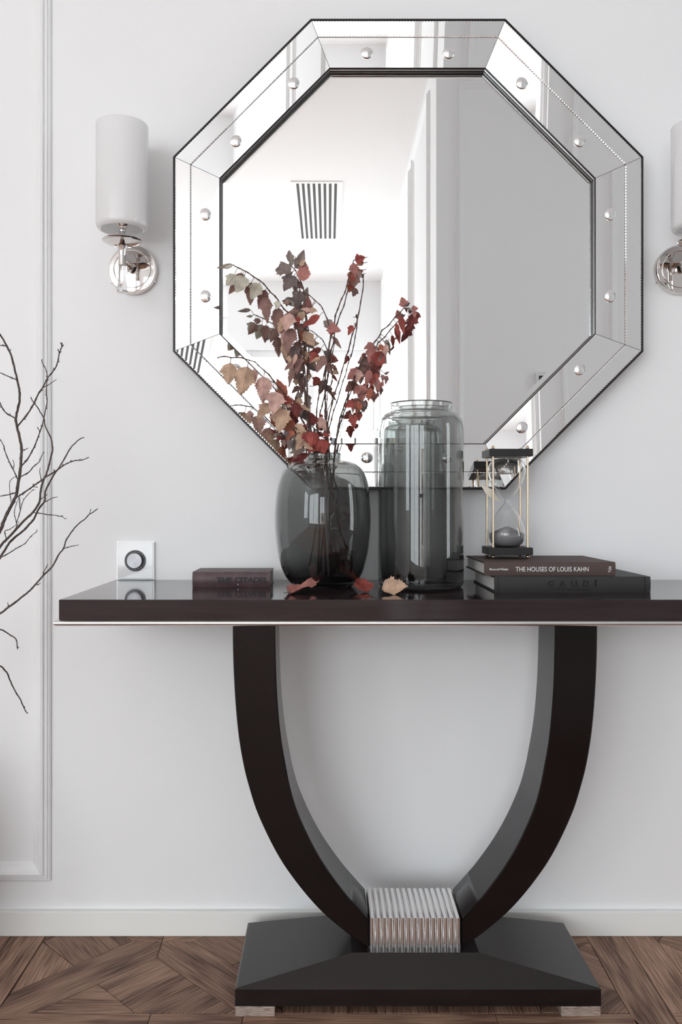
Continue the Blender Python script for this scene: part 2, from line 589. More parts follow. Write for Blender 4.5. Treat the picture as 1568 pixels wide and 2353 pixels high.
def piece(poly, ang, parent=floor, name='parquet_piece', gap=0.0006, z=0.0):
    """one oak piece: polygon in x, y; ang = grain direction"""
    c = Vector((sum(p[0] for p in poly) / len(poly), sum(p[1] for p in poly) / len(poly), 0))
    area = sum(poly[i][0] * poly[(i + 1) % len(poly)][1] - poly[(i + 1) % len(poly)][0] * poly[i][1] for i in range(len(poly)))
    if area < 0:
        poly = list(reversed(poly))
    pts = [Vector((x, y, 0)) for x, y in poly]
    m = len(pts)
    ins = []
    for i in range(m):                      # shrink each edge inwards by the joint
        p0, p1, p2 = pts[i - 1], pts[i], pts[(i + 1) % m]
        e1 = (p1 - p0).normalized(); e2 = (p2 - p1).normalized()
        n1 = Vector((-e1.y, e1.x, 0)); n2 = Vector((-e2.y, e2.x, 0))
        bis = n1 + n2
        bis = bis.normalized() if bis.length > 1e-6 else n1
        ins.append(p1 + bis * (gap / max(0.3, bis.dot(n1))))
    bm = bmesh.new()
    bev = 0.0011
    ctr = sum(ins, Vector()) / m
    top = [bm.verts.new((p + (ctr - p).normalized() * bev) + Vector((0, 0, z))) for p in ins]
    mid = [bm.verts.new(p + Vector((0, 0, z - 0.0008))) for p in ins]
    low = [bm.verts.new(p + Vector((0, 0, -0.004))) for p in ins]
    bm.faces.new(top)
    for a, b in ((top, mid), (mid, low)):
        for i in range(m):
            j = (i + 1) % m
            bm.faces.new((a[i], b[i], b[j], a[j]))
    bmesh.ops.recalc_face_normals(bm, faces=bm.faces)
    uvl = bm.loops.layers.uv.new('grain')
    ca, sa = math.cos(ang), math.sin(ang)
    for f in bm.faces:
        for lp in f.loops:
            q = lp.vert.co
            lp[uvl].uv = (q.x * ca + q.y * sa, -q.x * sa + q.y * ca)
    return obj(name, bm, M_oak, parent)


def grain(pa, pb):
    a = on_floor(*pa); b = on_floor(*pb)
    return math.atan2(b[1] - a[1], b[0] - a[0])


# left part of the floor, corners read in a crop of the photograph and laid out on the floor in metres
cl = lambda x, y: crop(x, y, 2.529, 0, 2000)
WALL_PY = 2145.5
pieces_left = [
    ([(0, 369), (78, 369), (0, 470)], (0, 470), (78, 369)),
    ([(78, 369), (272, 369), (0, 795), (-28, 831), (-190, 831), (-190, 716), (0, 470)], (0, 795), (272, 369)),
    ([(272, 369), (350, 369), (248, 415)], (248, 415), (350, 369)),
    ([(350, 369), (710, 369), (767, 412), (428, 553), (248, 415)], (428, 553), (300, 400)),
    ([(710, 369), (955, 369), (943, 412), (767, 412)], (710, 369), (955, 405)),
    ([(955, 369), (1210, 369), (1122, 412), (943, 412)], (955, 412), (1210, 369)),
    ([(1122, 412), (1210, 369), (1640, 369), (1640, 430), (1350, 552)], (1140, 420), (1350, 552)),
    ([(248, 415), (428, 553), (60, 712)], (248, 415), (80, 690)),
    ([(767, 412), (943, 412), (912, 508), (185, 832), (-28, 832), (60, 712), (428, 553)], (60, 712), (767, 412)),
    ([(912, 508), (1133, 660), (785, 828), (572, 660)], (785, 828), (1133, 660)),
    ([(572, 660), (785, 828), (185, 832)], (185, 832), (785, 828)),
    ([(943, 412), (1122, 412), (1640, 735), (1640, 831), (1400, 831), (1133, 660), (912, 508)], (943, 412), (1568, 820)),
    ([(1350, 552), (1640, 430), (1640, 735)], (1350, 552), (1640, 430)),
    ([(1133, 660), (1400, 830), (785, 828)], (785, 828), (1133, 660)),
]
for poly, a, b_ in pieces_left:
    pts = []
    for q in poly:
        px, py = cl(*q)
        pts.append(on_floor(px, max(py, WALL_PY)))
    piece(pts, grain(cl(*a), cl(*b_)))
cr = lambda x, y: crop(x, y, 2.667, 980, 1980)
pieces_right = [
    ([(700, 441), (968, 441), (1000, 490), (940, 525), (700, 525)], (700, 500), (1000, 445)),
    ([(700, 525), (940, 525), (1000, 490), (1165, 792), (1060, 755), (700, 660)], (960, 590), (1090, 640)),
    ([(700, 660), (1060, 755), (1165, 792), (1245, 925), (700, 925)], (1060, 900), (1200, 780)),
    ([(968, 441), (1195, 441), (1545, 1000), (1292, 1000), (1245, 925), (1165, 792), (1000, 490)], (968, 441), (1290, 1000)),
    ([(1195, 441), (1375, 441), (1418, 488), (1568, 690), (1740, 925), (1500, 925)], (1195, 441), (1500, 925)),
    ([(1375, 441), (1460, 441), (1418, 488)], (1375, 441), (1460, 460)),
    ([(1418, 488), (1460, 441), (1720, 441), (1720, 610)], (1418, 488), (1720, 560)),
    ([(1418, 488), (1720, 610), (1720, 900), (1568, 690)], (1418, 488), (1600, 780)),
    ([(1500, 925), (1740, 925), (1800, 1000), (1547, 1000)], (1500, 925), (1740, 925)),
]
for poly, a, b_ in pieces_right:
    piece([on_floor(*cr(*q)) for q in poly], grain(cr(*a), cr(*b_)))
for k in range(5):
    pa, pb = 648.5 + (1242.5 - 648.5) * k / 5, 648.5 + (1242.5 - 648.5) * (k + 1) / 5
    piece([on_floor(pa, 2328.5), on_floor(pb, 2328.5), on_floor(pb, WALL_PY), on_floor(pa, WALL_PY)], math.pi / 2)
# the long boards that run beside the console, parallel to the wall
y_front = on_floor(0, 2328.5)[1]
x_cut = on_floor(1447, 2328.5)[0]
bw = 0.118
for k, (xa, xb) in enumerate(((-0.92, -0.33), (-0.33, -0.158), (-0.158, 0.31), (0.31, x_cut))):
    xe = xb if xb < x_cut else x_cut
    poly = [(xa, y_front), (xe, y_front), (xe + (0.028 if xe == x_cut else 0), y_front - bw), (xa, y_front - bw)]
    piece(poly, 0.0)
# rest of the hall and living-room floor: straight boards, joined (nothing of them shows in the photograph)
bm = bmesh.new()
uvl = bm.loops.layers.uv.new('grain')


def plank(x0, x1, y0, y1):
    g = 0.0006
    vs = [bm.verts.new(q) for q in ((x0 + g, y0 + g, 0), (x1 - g, y0 + g, 0), (x1 - g, y1 - g, 0), (x0 + g, y1 - g, 0))]
    f = bm.faces.new(vs)
    off = R.uniform(0, 30)
    for lp in f.loops:
        lp[uvl].uv = (lp.vert.co.x + off, lp.vert.co.y + off)


row = 0
y = y_front - bw
while y > FAR + 0.05:
    x = ROOM_L - R.uniform(0, 0.8)
    while x < ROOM_R:
        plank(max(x, ROOM_L), min(x + 0.9, ROOM_R if y > PART_Y else JAMB), y - bw, y) if x < (ROOM_R if y > PART_Y else JAMB) - 0.02 else None
        x += 0.9
    y -= bw
def low_plank(x0, x1, y0, y1):
    # boards a hair lower that carry on under and beyond the traced pieces
    vs = [bm.verts.new(q) for q in ((x0, y0, -0.0025), (x1, y0, -0.0025), (x1, y1, -0.0025), (x0, y1, -0.0025))]
    f = bm.faces.new(vs)
    off = R.uniform(0, 30)
    for lp in f.loops:
        lp[uvl].uv = (lp.vert.co.x + off, lp.vert.co.y + off)


y = -0.012
while y > -0.335:
    yy = max(y - bw, -0.335)
    for (xa, xb) in ((ROOM_L, -2.9), (-2.9, -1.7), (-1.7, -0.70), (0.66, 1.6), (1.6, 2.5), (2.5, ROOM_R)):
        low_plank(xa + 0.0006, xb - 0.0006, yy + 0.0006, y - 0.0006)
    y -= bw
x = ROOM_L
while x < ROOM_R:
    low_plank(x, min(x + 0.9, ROOM_R) - 0.001, y_front - bw, -0.3356)
    x += 0.9
o = obj('floor_boards', bm, M_oak, floor)
o['kind'] = 'stuff'

# ------------------------------------------------------------------ octagonal mirror
CX, CZ = 0.1716, 1.485
T8 = math.tan(math.radians(22.5))
mirror = thing('wall_mirror', 'large octagonal wall mirror with a studded mirrored frame above the console', 'mirror', (CX, 0, CZ))


def oct_pt(k, a, u, y):
    """a point of side k: apothem a, u along the side, y off the wall (local to the mirror)"""
    th = math.radians(45 * k)
    n = (math.cos(th), math.sin(th)); t = (-math.sin(th), math.cos(th))
    return Vector((n[0] * a + t[0] * u, y, n[1] * a + t[1] * u))


A0, A1, A2 = 0.5025, 0.468, 0.4075
Y0, Y1, Y2, Y3 = -0.0500, -0.0447, -0.0353, -0.0180


def yy_at(a):
    return Y0 + (A0 - a) / (A0 - A2) * (Y2 - Y0)


def oct_ring(bm, rings, closed=False):
    """rings of (apothem, y) skinned round the octagon"""
    vr = []
    for a, y in rings:
        vr.append([bm.verts.new(oct_pt(k, a, a * T8, y)) for k in range(8)])
    pr = list(zip(vr, vr[1:]))
    if closed:
        pr.append((vr[-1], vr[0]))
    for a, b in pr:
        for i in range(8):
            j = (i + 1) % 8
            bm.faces.new((a[i], a[j], b[j], b[i]))
    bmesh.ops.recalc_face_normals(bm, faces=bm.faces)
    return bm


obj('outer_rim', oct_ring(bmesh.new(), [(0.5055, 0.0), (0.5060, -0.002), (0.5060, -0.0495), (0.5048, -0.0508), (0.5028, -0.0508), (0.5020, -0.049), (0.5020, 0.0)], True), M_black, mirror)
obj('backing', oct_ring(bmesh.new(), [(0.5018, -0.001), (0.5018, -0.0475), (0.4075, -0.0330), (0.4070, -0.001)], True), M_black, mirror)
# step down from the frame to the centre glass, a dark double line with a bright fillet
obj('inner_step', oct_ring(bmesh.new(), [(0.4076, Y2 + 0.0002), (0.4073, Y2), (0.4071, Y2 + 0.0006), (0.4070, -0.0305), (0.4062, -0.0300), (0.4062, -0.0265), (0.4070, -0.0260),
                                         (0.4070, -0.0225), (0.4056, -0.0215), (0.4056, -0.0165), (0.4085, -0.0165)], True), M_black, mirror)
obj('step_fillet', oct_ring(bmesh.new(), [(0.4069, -0.0302), (0.4054, -0.0297), (0.4054, -0.0270), (0.4069, -0.0263)], True), M_fillet, mirror)
# centre glass with a bevelled border
bm = bmesh.new()
oct_ring(bm, [(0.4055, Y3 + 0.0015), (0.4055, Y3 + 0.0006), (0.3930, Y3 - 0.0002)])
vin = [v for v in bm.verts if abs(v.co.y - (Y3 - 0.0002)) < 1e-6]
vin.sort(key=lambda v: math.atan2(v.co.z, v.co.x))
bm.faces.new(vin)
bmesh.ops.recalc_face_normals(bm, faces=bm.faces)
if [f for f in bm.faces if len(f.verts) == 8][0].normal.y > 0:
    bmesh.ops.reverse_faces(bm, faces=bm.faces)
obj('mirror_glass', bm, M_mirror, mirror)


def panel(k, a_out, a_in, beads):
    """one mirrored strip of the frame; beads = scalloped edges to cut ('out', 'in')"""
    bm = bmesh.new()
    g = 0.0005
    lo = a_in + g + (0.0026 if 'in' in beads else 0)
    hi = a_out - g - (0.0026 if 'out' in beads else 0)
    hw = lambda a: a * T8 - g

    def v(a, u, dy=0.0):
        return bm.verts.new(oct_pt(k, a, u, yy_at(a) + dy))
    tl, tr, bl, br = v(hi, -hw(hi)), v(hi, hw(hi)), v(lo, -hw(lo)), v(lo, hw(lo))
    main = bm.faces.new((tl, tr, br, bl))
    for side in beads:
        a_m, a_e = (hi, a_out - g) if side == 'out' else (lo, a_in + g)
        L = hw(a_m) * 2
        N = max(8, int(L / 0.0062))
        for i in range(N):
            u0 = -hw(a_m) + L * i / N; u1 = -hw(a_m) + L * (i + 1) / N
            um = (u0 + u1) / 2
            f = hw(a_e) / hw(a_m)
            p0, p1 = v(a_m, u0), v(a_m, u1)
            e0, e1 = v(a_e, u0 * f, 0.0009), v(a_e, u1 * f, 0.0009)
            mm = v(a_m + (a_e - a_m) * 0.8, um, 0.0)
            bm.faces.new((p0, p1, mm)); bm.faces.new((p1, e1, mm)); bm.faces.new((e1, e0, mm)); bm.faces.new((e0, p0, mm))
    # thickness
    for f in list(bm.faces):
        f.normal_update()
    bmesh.ops.recalc_face_normals(bm, faces=bm.faces)
    for f in bm.faces:
        f.normal_update()
        if f.normal.y > 0:
            f.normal_flip()
    # side walls of the glass
    ring = [(a_out - g, -1), (a_out - g, 1), (a_in + g, 1), (a_in + g, -1)]
    top = [v(a, s * hw(a), 0.0009 if (('out' in beads and a > a_in + .01) or ('in' in beads and a < a_in + .01)) else 0.0) for a, s in ring]
    bot = [v(a, s * hw(a), 0.0038) for a, s in ring]
    for i in range(4):
        j = (i + 1) % 4
        bm.faces.new((top[i], top[j], bot[j], bot[i]))
    return bm


for k in range(8):
    obj('outer_panel', panel(k, A0 - 0.0005, A1, ('out', 'in')), M_mirror, mirror)
for k in range(8):
    ip = obj('inner_panel', panel(k, A1, A2, ()), M_mirror, mirror)
    for u in (-0.0885, 0.0885):
        a = (A1 + A2) / 2 + 0.001
        c = oct_pt(k, a, u, yy_at(a))
        prof = [(0.0134 * q / 8, -0.0032 * (1 - (q / 8) ** 2) - 0.0003) for q in range(9)] + [(0.0134, 0.001)]
        obj('stud', lathe(prof, 28, 'Y', c), M_stud, ip, 'all')

# ------------------------------------------------------------------ wall sconces
def make_sconce(x, label):
    zc = 1.462                      # arm height
    t = thing('wall_sconce', label, 'lamp', (x, 0, zc), 'nickel wall sconces beside the mirror')
    bp = lathe([(0, -0.017), (0.046, -0.017), (0.0515, -0.0155), (0.0535, -0.012), (0.0535, 0), (0, 0)], 64, 'Y')
    bpo = obj('backplate', bp, M_nickel, t, True)
    rg = bmesh.new()
    lathe([(0.0405 + 0.0014 * math.cos(q * math.pi / 4), -0.0175 + 0.0014 * math.sin(q * math.pi / 4)) for q in range(8)], 64, 'Y', (0, 0, 0), rg, True)
    obj('ring', rg, M_nickel, bpo, 'all')
    for a in (0.5, 3.64):
        obj('screw', lathe([(0, -0.0005), (0.0016, 0.0), (0.0016, 0.003)], 10, 'Z'), M_chrome, bpo).matrix_local = \
            Matrix.Translation((0.0536 * math.cos(a), -0.006, -0.0536 * abs(math.sin(a)))) @ Matrix.Rotation(math.pi / 2 - a, 4, 'Y')
    arm = bmesh.new()
    lathe([(0.0105, -0.0165), (0.0105, -0.022), (0.0065, -0.027), (0.0042, -0.031), (0.0042, -0.104)], 24, 'Y', (0, 0, 0), arm)
    obj('arm', arm, M_nickel, t, True)
    sy = -0.107
    col = [(0, -0.018), (0.0085, -0.018), (0.0080, -0.010), (0.0078, 0.0), (0.0082, 0.012), (0.0090, 0.014), (0.0104, 0.020), (0.0122, 0.0238)]
    obj('column', lathe(col, 32, 'Z', (0, sy, 0)), M_nickel, t, True)
    dish = [(0.0, 0.0225), (0.012, 0.0228), (0.022, 0.0245), (0.031, 0.0273), (0.038, 0.0306), (0.0412, 0.0327), (0.0417, 0.0335), (0.0410, 0.0344), (0.034, 0.0358), (0.022, 0.0373), (0.010, 0.0382), (0.0, 0.0385)]
    obj('dish', lathe(dish, 56, 'Z', (0, sy, 0)), M_nickel, t, True)
    sock = [(0.0, 0.0370), (0.0105, 0.0370), (0.0086, 0.0405), (0.0070, 0.0450), (0.0064, 0.0500), (0.0070, 0.0545), (0.0076, 0.0570), (0.0072, 0.0590), (0.0092, 0.0640), (0.0135, 0.0690), (0.0165, 0.0730), (0.0170, 0.0840), (0.0170, 0.100), (0.0, 0.100)]
    obj('socket', lathe(sock, 40, 'Z', (0, sy, 0)), M_nickel, t, True)
    bulb = [(0.0, 0.1005), (0.011, 0.1005), (0.012, 0.115), (0.017, 0.135), (0.0175, 0.150), (0.012, 0.166), (0.0, 0.172)]
    obj('bulb', lathe(bulb, 24, 'Z', (0, sy, 0)), M_opal, t, 'all')
    # opal cylinder, open at both ends, lower edge rolled inwards
    z0, z1, r = 0.056, 0.274, 0.0535
    sh = [(r - 0.011, z0 + 0.004), (r - 0.0105, z0 + 0.001), (r - 0.0085, z0), (r - 0.0035, z0 + 0.0022), (r - 0.0008, z0 + 0.007), (r, z0 + 0.013), (r, z1 - 0.002), (r - 0.001, z1),
          (r - 0.003, z1), (r - 0.004, z1 - 0.002), (r - 0.004, z0 + 0.013), (r - 0.006, z0 + 0.008)]
    obj('shade', lathe(sh, 72, 'Z', (0, sy, 0), None, True), M_opal, t, True)
    # spider that carries the shade on the socket
    for q in range(3):
        sp = bmesh.new()
        a = q * 2 * math.pi / 3 + 0.4
        tube(sp, [Vector((0.016 * math.cos(a), sy + 0.016 * math.sin(a), 0.083)), Vector(((r - 0.0035) * math.cos(a), sy + (r - 0.0035) * math.sin(a), 0.083))], 0.0009, 6)
        obj('shade_support', sp, M_nickel, t, True)
    cr = [(0, -0.0185), (0.0072, -0.0185), (0.0074, -0.034), (0.0086, -0.052), (0.0108, -0.068), (0.0112, -0.0705), (0.0, -0.0705)]
    obj('crystal_drop', lathe(cr, 24, 'Z', (0, sy, 0)), M_crystal, t, True)
    obj('crystal_cap', lathe([(0, -0.0708), (0.0112, -0.0708), (0.0114, -0.0735), (0.009, -0.0752), (0.0, -0.0755)], 24, 'Z', (0, sy, 0)), M_nickel, t, True)
    return t


def copy_tree(o, parent=None):
    c = o.copy()
    C.objects.link(c)
    if parent is not None:
        c.parent = parent
    for ch in list(o.children):
        copy_tree(ch, c)
    return c


sc = make_sconce(-0.4296, 'nickel wall sconce with an opal glass cylinder, between panel moulding and mirror')
sc2 = copy_tree(sc)
sc2.location.x = 0.771
sc2['label'] = 'nickel wall sconce cut off by the picture edge beyond the far side of the mirror'

# ------------------------------------------------------------------ dimmer on the wall
dm = thing('dimmer_switch', 'square white glass dimmer switch with a round steel knob on the wall', 'switch', (-0.4242, 0, 0.8237))
obj('plate', B(-0.0398, 0.0398, -0.010, 0, -0.0403, 0.0403, 0.0012, 2), M_switch, dm)
rim = bmesh.new()
for (x0, x1, z0, z1) in ((-0.0405, 0.0405, 0.0398, 0.0406), (-0.0405, 0.0405, -0.0406, -0.0398), (-0.0405, -0.0397, -0.0398, 0.0398), (0.0397, 0.0405, -0.0398, 0.0398)):
    box(rim, x0, x1, -0.0075, 0, z0, z1)
obj('plate_edge', rim, M_chrome, dm)
obj('chrome_ring', lathe([(0.0235, -0.010), (0.0235, -0.0125), (0.0225, -0.0135), (0.0212, -0.0125), (0.0205, -0.010)], 64, 'Y'), M_chrome, dm, True)
kn = obj('knob', lathe([(0.0, -0.0205), (0.0160, -0.0205), (0.0172, -0.0195), (0.0175, -0.010)], 64, 'Y'), M_knob, dm, True)
obj('knob_ring', lathe([(0.0207, -0.0101), (0.0207, -0.0112), (0.0173, -0.0112), (0.0173, -0.0101)], 64, 'Y'), M_ringblack, kn, True)

# ------------------------------------------------------------------ console table
LC = 0.1664                     # centre of the console in x
TZ = 0.7807                     # its top
con = thing('console_table', 'dark espresso console table with a U-shaped pedestal and silver trim', 'table', (LC, -0.2, 0))
cp = lambda x, y, z: (x - LC, y + 0.2, z)


def local(bm):
    bmesh.ops.translate(bm, verts=bm.verts, vec=(-LC, 0.2, 0))
    return bm


TL, TR = -0.4702, 0.8030
obj('tabletop', local(B(TL, TR, -0.4000, -0.002, 0.7455, TZ, 0.0013, 2)), M_top, con)
# silver half-round running round three sides under the top
tr = bmesh.new()
prof = []
for q in range(9):
    a = -math.pi / 2 + math.pi * q / 8
    prof.append((0.0075 * math.cos(a), 0.7402 + 0.0053 * math.sin(a)))
prof = [(-0.004, 0.7349)] + prof + [(-0.004, 0.7455)]
path = [(TL, -0.002, -1, 0), (TL, -0.4000, -1, -1), (TR, -0.4000, 1, -1), (TR, -0.002, 1, 0)]
rings = []
for (x, y, dx, dy) in path:
    rings.append([tr.verts.new((x + dx * o_, y + dy * o_, z)) for o_, z in prof])
for a, b in zip(rings, rings[1:]):
    for i in range(len(prof) - 1):
        tr.faces.new((a[i], a[i + 1], b[i + 1], b[i]))
for rg_ in (rings[0], rings[-1]):
    tr.faces.new(rg_)
bmesh.ops.recalc_face_normals(tr, faces=tr.faces)
obj('silver_trim', local(tr), M_chrome, con, True)
obj('apron', local(B(TL + 0.005, TR - 0.005, -0.395, -0.004, 0.7352, 0.7454)), M_leg, con)

# curved legs
DF, DB = 1.651, 1.781           # front and back face of the pedestal, from the camera
out_px = [(535, 1439), (535, 1471), (536.2, 1522), (538.8, 1578), (542.9, 1637), (549.7, 1700), (561, 1764), (573, 1810), (589, 1861), (615, 1920), (645, 1976), (678.6, 2024.5), (714, 2068), (750, 2105), (801, 2147), (845.6, 2178)]
in_px = [(632.6, 1439), (633.7, 1496), (636, 1573), (640.8, 1644.5), (648, 1708), (659.4, 1772), (667.5, 1811), (682.4, 1861), (711.7, 1927.5), (745, 1986), (788, 2046), (819, 2082), (845.6, 2112)]
CPX = 954.4


def half(pts):
    return [Vector(((px - CPX) * DF / F, HZ - (py - VY) * DF / F, 0)) for px, py in pts]


oc = catmull(half(out_px), 4)
ic = catmull(half(in_px), 5)


def resample(pts, n):
    L = [0]
    for a, b in zip(pts, pts[1:]):
        L.append(L[-1] + (b - a).length)
    res = []
    for i in range(n):
        s = L[-1] * i / (n - 1)
        k = max(j for j in range(len(L)) if L[j] <= s + 1e-9)
        if k >= len(pts) - 1:
            res.append(pts[-1]); continue
        f = (s - L[k]) / (L[k + 1] - L[k])
        res.append(pts[k].lerp(pts[k + 1], f))
    return res


NS = 64
oc, ic = resample(oc, NS), resample(ic, NS)
oc[0].y = ic[0].y = 0.7352
yf, yb = DF - EYE + 0.2, DB - EYE + 0.2


def leg(sgn):
    bm = bmesh.new()
    bv = 0.0022
    rows = []
    for o_, i_ in zip(oc, ic):
        d = (i_ - o_).normalized()
        cs = []
        for (p, y) in ((o_, yf + bv), (o_ + d * bv, yf), (i_ - d * bv, yf), (i_, yf + bv), (i_, yb - bv), (i_ - d * bv, yb), (o_ + d * bv, yb), (o_, yb - bv)):
            cs.append(bm.verts.new((sgn * p.x, y, p.y)))
        rows.append(cs)
    for a, b in zip(rows, rows[1:]):
        for q in range(8):
            bm.faces.new((a[q], a[(q + 1) % 8], b[(q + 1) % 8], b[q]))
    bm.faces.new(rows[0]); bm.faces.new(rows[-1])
    bmesh.ops.recalc_face_normals(bm, faces=bm.faces)
    return bm


obj('leg', leg(1), M_leg, con, True)
obj('leg', leg(-1), M_leg, con, True)

# reeded metal block between the legs: fifteen round-backed reeds over a core
bw_ = 213 * DF / F
zb, zt = 0.0925, 0.1535
blk = obj('reeded_block', B(-bw_ / 2 + 0.001, bw_ / 2 - 0.001, yf + 0.006, yb - 0.006, zb, zt - 0.005), M_reed, con)
pw = bw_ / 15
for k in range(15):
    xc = -bw_ / 2 + pw * (k + 0.5)
    bm = bmesh.new()
    rr = pw * 0.47
    # half-round swept up the front, over the top and down the back
    pth = [(yf + rr, zb, -1, 0), (yf + rr, zt - rr, -1, 1), (yb - rr, zt - rr, 1, 1), (yb - rr, zb, 1, 0)]
    rws = []
    for (yy, zz, dy, dz) in pth:
        rws.append([bm.verts.new((xc + rr * math.cos(math.pi * q / 10), yy + dy * rr * math.sin(math.pi * q / 10), zz + dz * rr * math.sin(math.pi * q / 10))) for q in range(11)])
    for a, b in zip(rws, rws[1:]):
        for q in range(10):
            bm.faces.new((a[q], a[q + 1], b[q + 1], b[q]))
    for a in (rws[0], rws[-1]):
        bm.faces.new(a)
    bmesh.ops.recalc_face_normals(bm, faces=bm.faces)
    obj('reed', bm, M_reed, blk, True)

# plinth: a shallow hipped block on four feet
bx0, bx1 = (540.3 - VX) * 1.59 / F - LC, (1382 - VX) * 1.59 / F - LC
by0, by1 = -0.31 + 0.2, -0.058 + 0.2
fz0, fz1 = 0.0184, 0.0525
ft = 0.0945
fx0, fx1 = (808 - VX) * 1.637 / F - LC, (1101 - VX) * 1.637 / F - LC
fy0, fy1 = -0.263 + 0.2, -0.105 + 0.2
bm = bmesh.new()
e = 0.002
lv = [[(bx0 + e, by0 + e, fz0), (bx1 - e, by0 + e, fz0), (bx1 - e, by1 - e, fz0), (bx0 + e, by1 - e, fz0)],
      [(bx0, by0, fz0 + e), (bx1, by0, fz0 + e), (bx1, by1, fz0 + e), (bx0, by1, fz0 + e)],
      [(bx0, by0, fz1 - e), (bx1, by0, fz1 - e), (bx1, by1, fz1 - e), (bx0, by1, fz1 - e)],
      [(bx0 + e, by0 + e, fz1), (bx1 - e, by0 + e, fz1), (bx1 - e, by1 - e, fz1), (bx0 + e, by1 - e, fz1)],
      [(fx0, fy0, ft), (fx1, fy0, ft), (fx1, fy1, ft), (fx0, fy1, ft)]]
rw = [[bm.verts.new(q) for q in r_] for r_ in lv]
for a, b in zip(rw, rw[1:]):
    for q in range(4):
        bm.faces.new((a[q], a[(q + 1) % 4], b[(q + 1) % 4], b[q]))
bm.faces.new(rw[0]); bm.faces.new(rw[-1])
bmesh.ops.recalc_face_normals(bm, faces=bm.faces)
obj('plinth', bm, M_plinth, con)
fw = 0.0735
for (x0, x1) in ((bx0 + 0.0005, bx0 + fw), (bx1 - fw, bx1 - 0.0005)):
    for (y0, y1) in ((by0 + 0.0005, by0 + 0.07), (by1 - 0.07, by1 - 0.0005)):
        obj('foot', B(x0, x1, y0, y1, 0.0002, fz0, 0.0008, 1), M_foot, con)

# ------------------------------------------------------------------ books
def book(name, label, x0, x1, yfront, depth, z0, h, cover, board=0.0028, spine_bulge=0.002, square=0.003):
    """lying book, spine to the front"""
    t = thing(name, label, 'book', ((x0 + x1) / 2, yfront, z0))
    w = (x1 - x0) / 2
    bm = bmesh.new()
    # case: one shell, C-shaped in section (y, z), spine slightly rounded
    sec = []
    for q in range(9):
        f = q / 8
        sec.append((-spine_bulge * math.sin(math.pi * f) * 1.0 + spine_bulge, h * f))
    outer = [(depth, 0.0)] + sec + [(depth, h)]
    inner = [(depth, h - board), (board + spine_bulge, h - board), (board + spine_bulge, board), (depth, board)]
    pl = outer + inner
    a = [bm.verts.new((-w, y, z)) for y, z in pl]
    b = [bm.verts.new((w, y, z)) for y, z in pl]
    bm.faces.new(a); bm.faces.new(list(reversed(b)))
    for i in range(len(pl)):
        j = (i + 1) % len(pl)
        bm.faces.new((a[i], b[i], b[j], a[j]))
    bmesh.ops.recalc_face_normals(bm, faces=bm.faces)
    bmesh.ops.triangulate(bm, faces=[f for f in bm.faces if len(f.verts) > 4])
    obj('cover', bm, cover, t, True)
    pg = bmesh.new()
    box(pg, -w + square, w - square, board + spine_bulge + 0.0003, depth - square, board + 0.0002, h - board - 0.0002)
    obj('pages', pg, M_pages, t)
    return t


RX = (math.pi / 2, 0, 0)
zg = TZ
g = book('art_book', 'large black clothbound book with embossed spine lettering, bottom of the stack', (1137 - VX) * 1.619 / F, (1496 - VX) * 1.619 / F, 1.619 - EYE, 0.233, zg, 0.0302, M_black_cloth)
gx = lambda px: (px - VX) * 1.619 / F - g.location.x
text_obj('spine_title', 'G  A  U  D  Í', 0.0150, (gx(1259), -0.0002, 0.0118), RX, M_emboss, g, 0.0003, width=(1374 - 1259) * 1.619 / F, offset=0.0006)
text_obj('spine_subtitle', 'L\'HOME I L\'OBRA', 0.0042, (gx(1276), -0.0002, 0.0052), RX, M_emboss, g, 0.0002, width=(1358 - 1276) * 1.619 / F)
for px in (1146, 1483):
    obj('joint_groove', B(gx(px) - 0.0005, gx(px) + 0.0005, -0.0002, 0.0012, 0.0012, 0.029), M_emboss, g)
zk = zg + 0.0303
kd = 1.638
k_ = book('art_book', 'brown clothbound book with white spine title, lying under the hourglass', (1114 - VX) * kd / F, (1415.5 - VX) * kd / F, kd - EYE, 0.217, zk, 0.0257, M_brown_cloth)
kx = lambda px: (px - VX) * kd / F - k_.location.x
text_obj('spine_title', 'THE HOUSES OF LOUIS KAHN', 0.0125, (kx(1185.5), -0.0003, 0.0083), RX, M_white_print, k_, 0.0001, width=(1353 - 1185.5) * kd / F)
text_obj('author_line', 'Marcus and Whitaker', 0.0062, (kx(1125.5), -0.0003, 0.0105), RX, M_white_print, k_, 0.0001, width=(1169 - 1125.5) * kd / F, offset=0.00005)
text_obj('publisher_mark', 'Yale', 0.0088, (kx(1405), -0.0003, 0.0063), (math.pi / 2, -math.pi / 2, 0), M_white_print, k_, 0.0001, width=0.0118)
cd = 1.73
c_ = book('paperback_book', 'small worn plum coloured book lying alone on the console', (442 - VX) * cd / F, (621 - VX) * cd / F, cd - EYE, 0.112, zg, 0.0302, M_plum_cloth, 0.0016, 0.004, 0.001)
cxx = lambda px: (px - VX) * cd / F - c_.location.x
text_obj('spine_title', 'THE CITADEL', 0.0138, (cxx(498), -0.0004, 0.0098), RX, M_dark_print, c_, 0.0002, width=(617 - 498) * cd / F, offset=0.00065, shear=0.06)
obj('publisher_dot', lathe([(0, -0.0004), (0.0010, -0.0003), (0.0010, 0.002)], 14, 'Y', (cxx(547), 0.001, 0.0052)), M_white_print, c_)

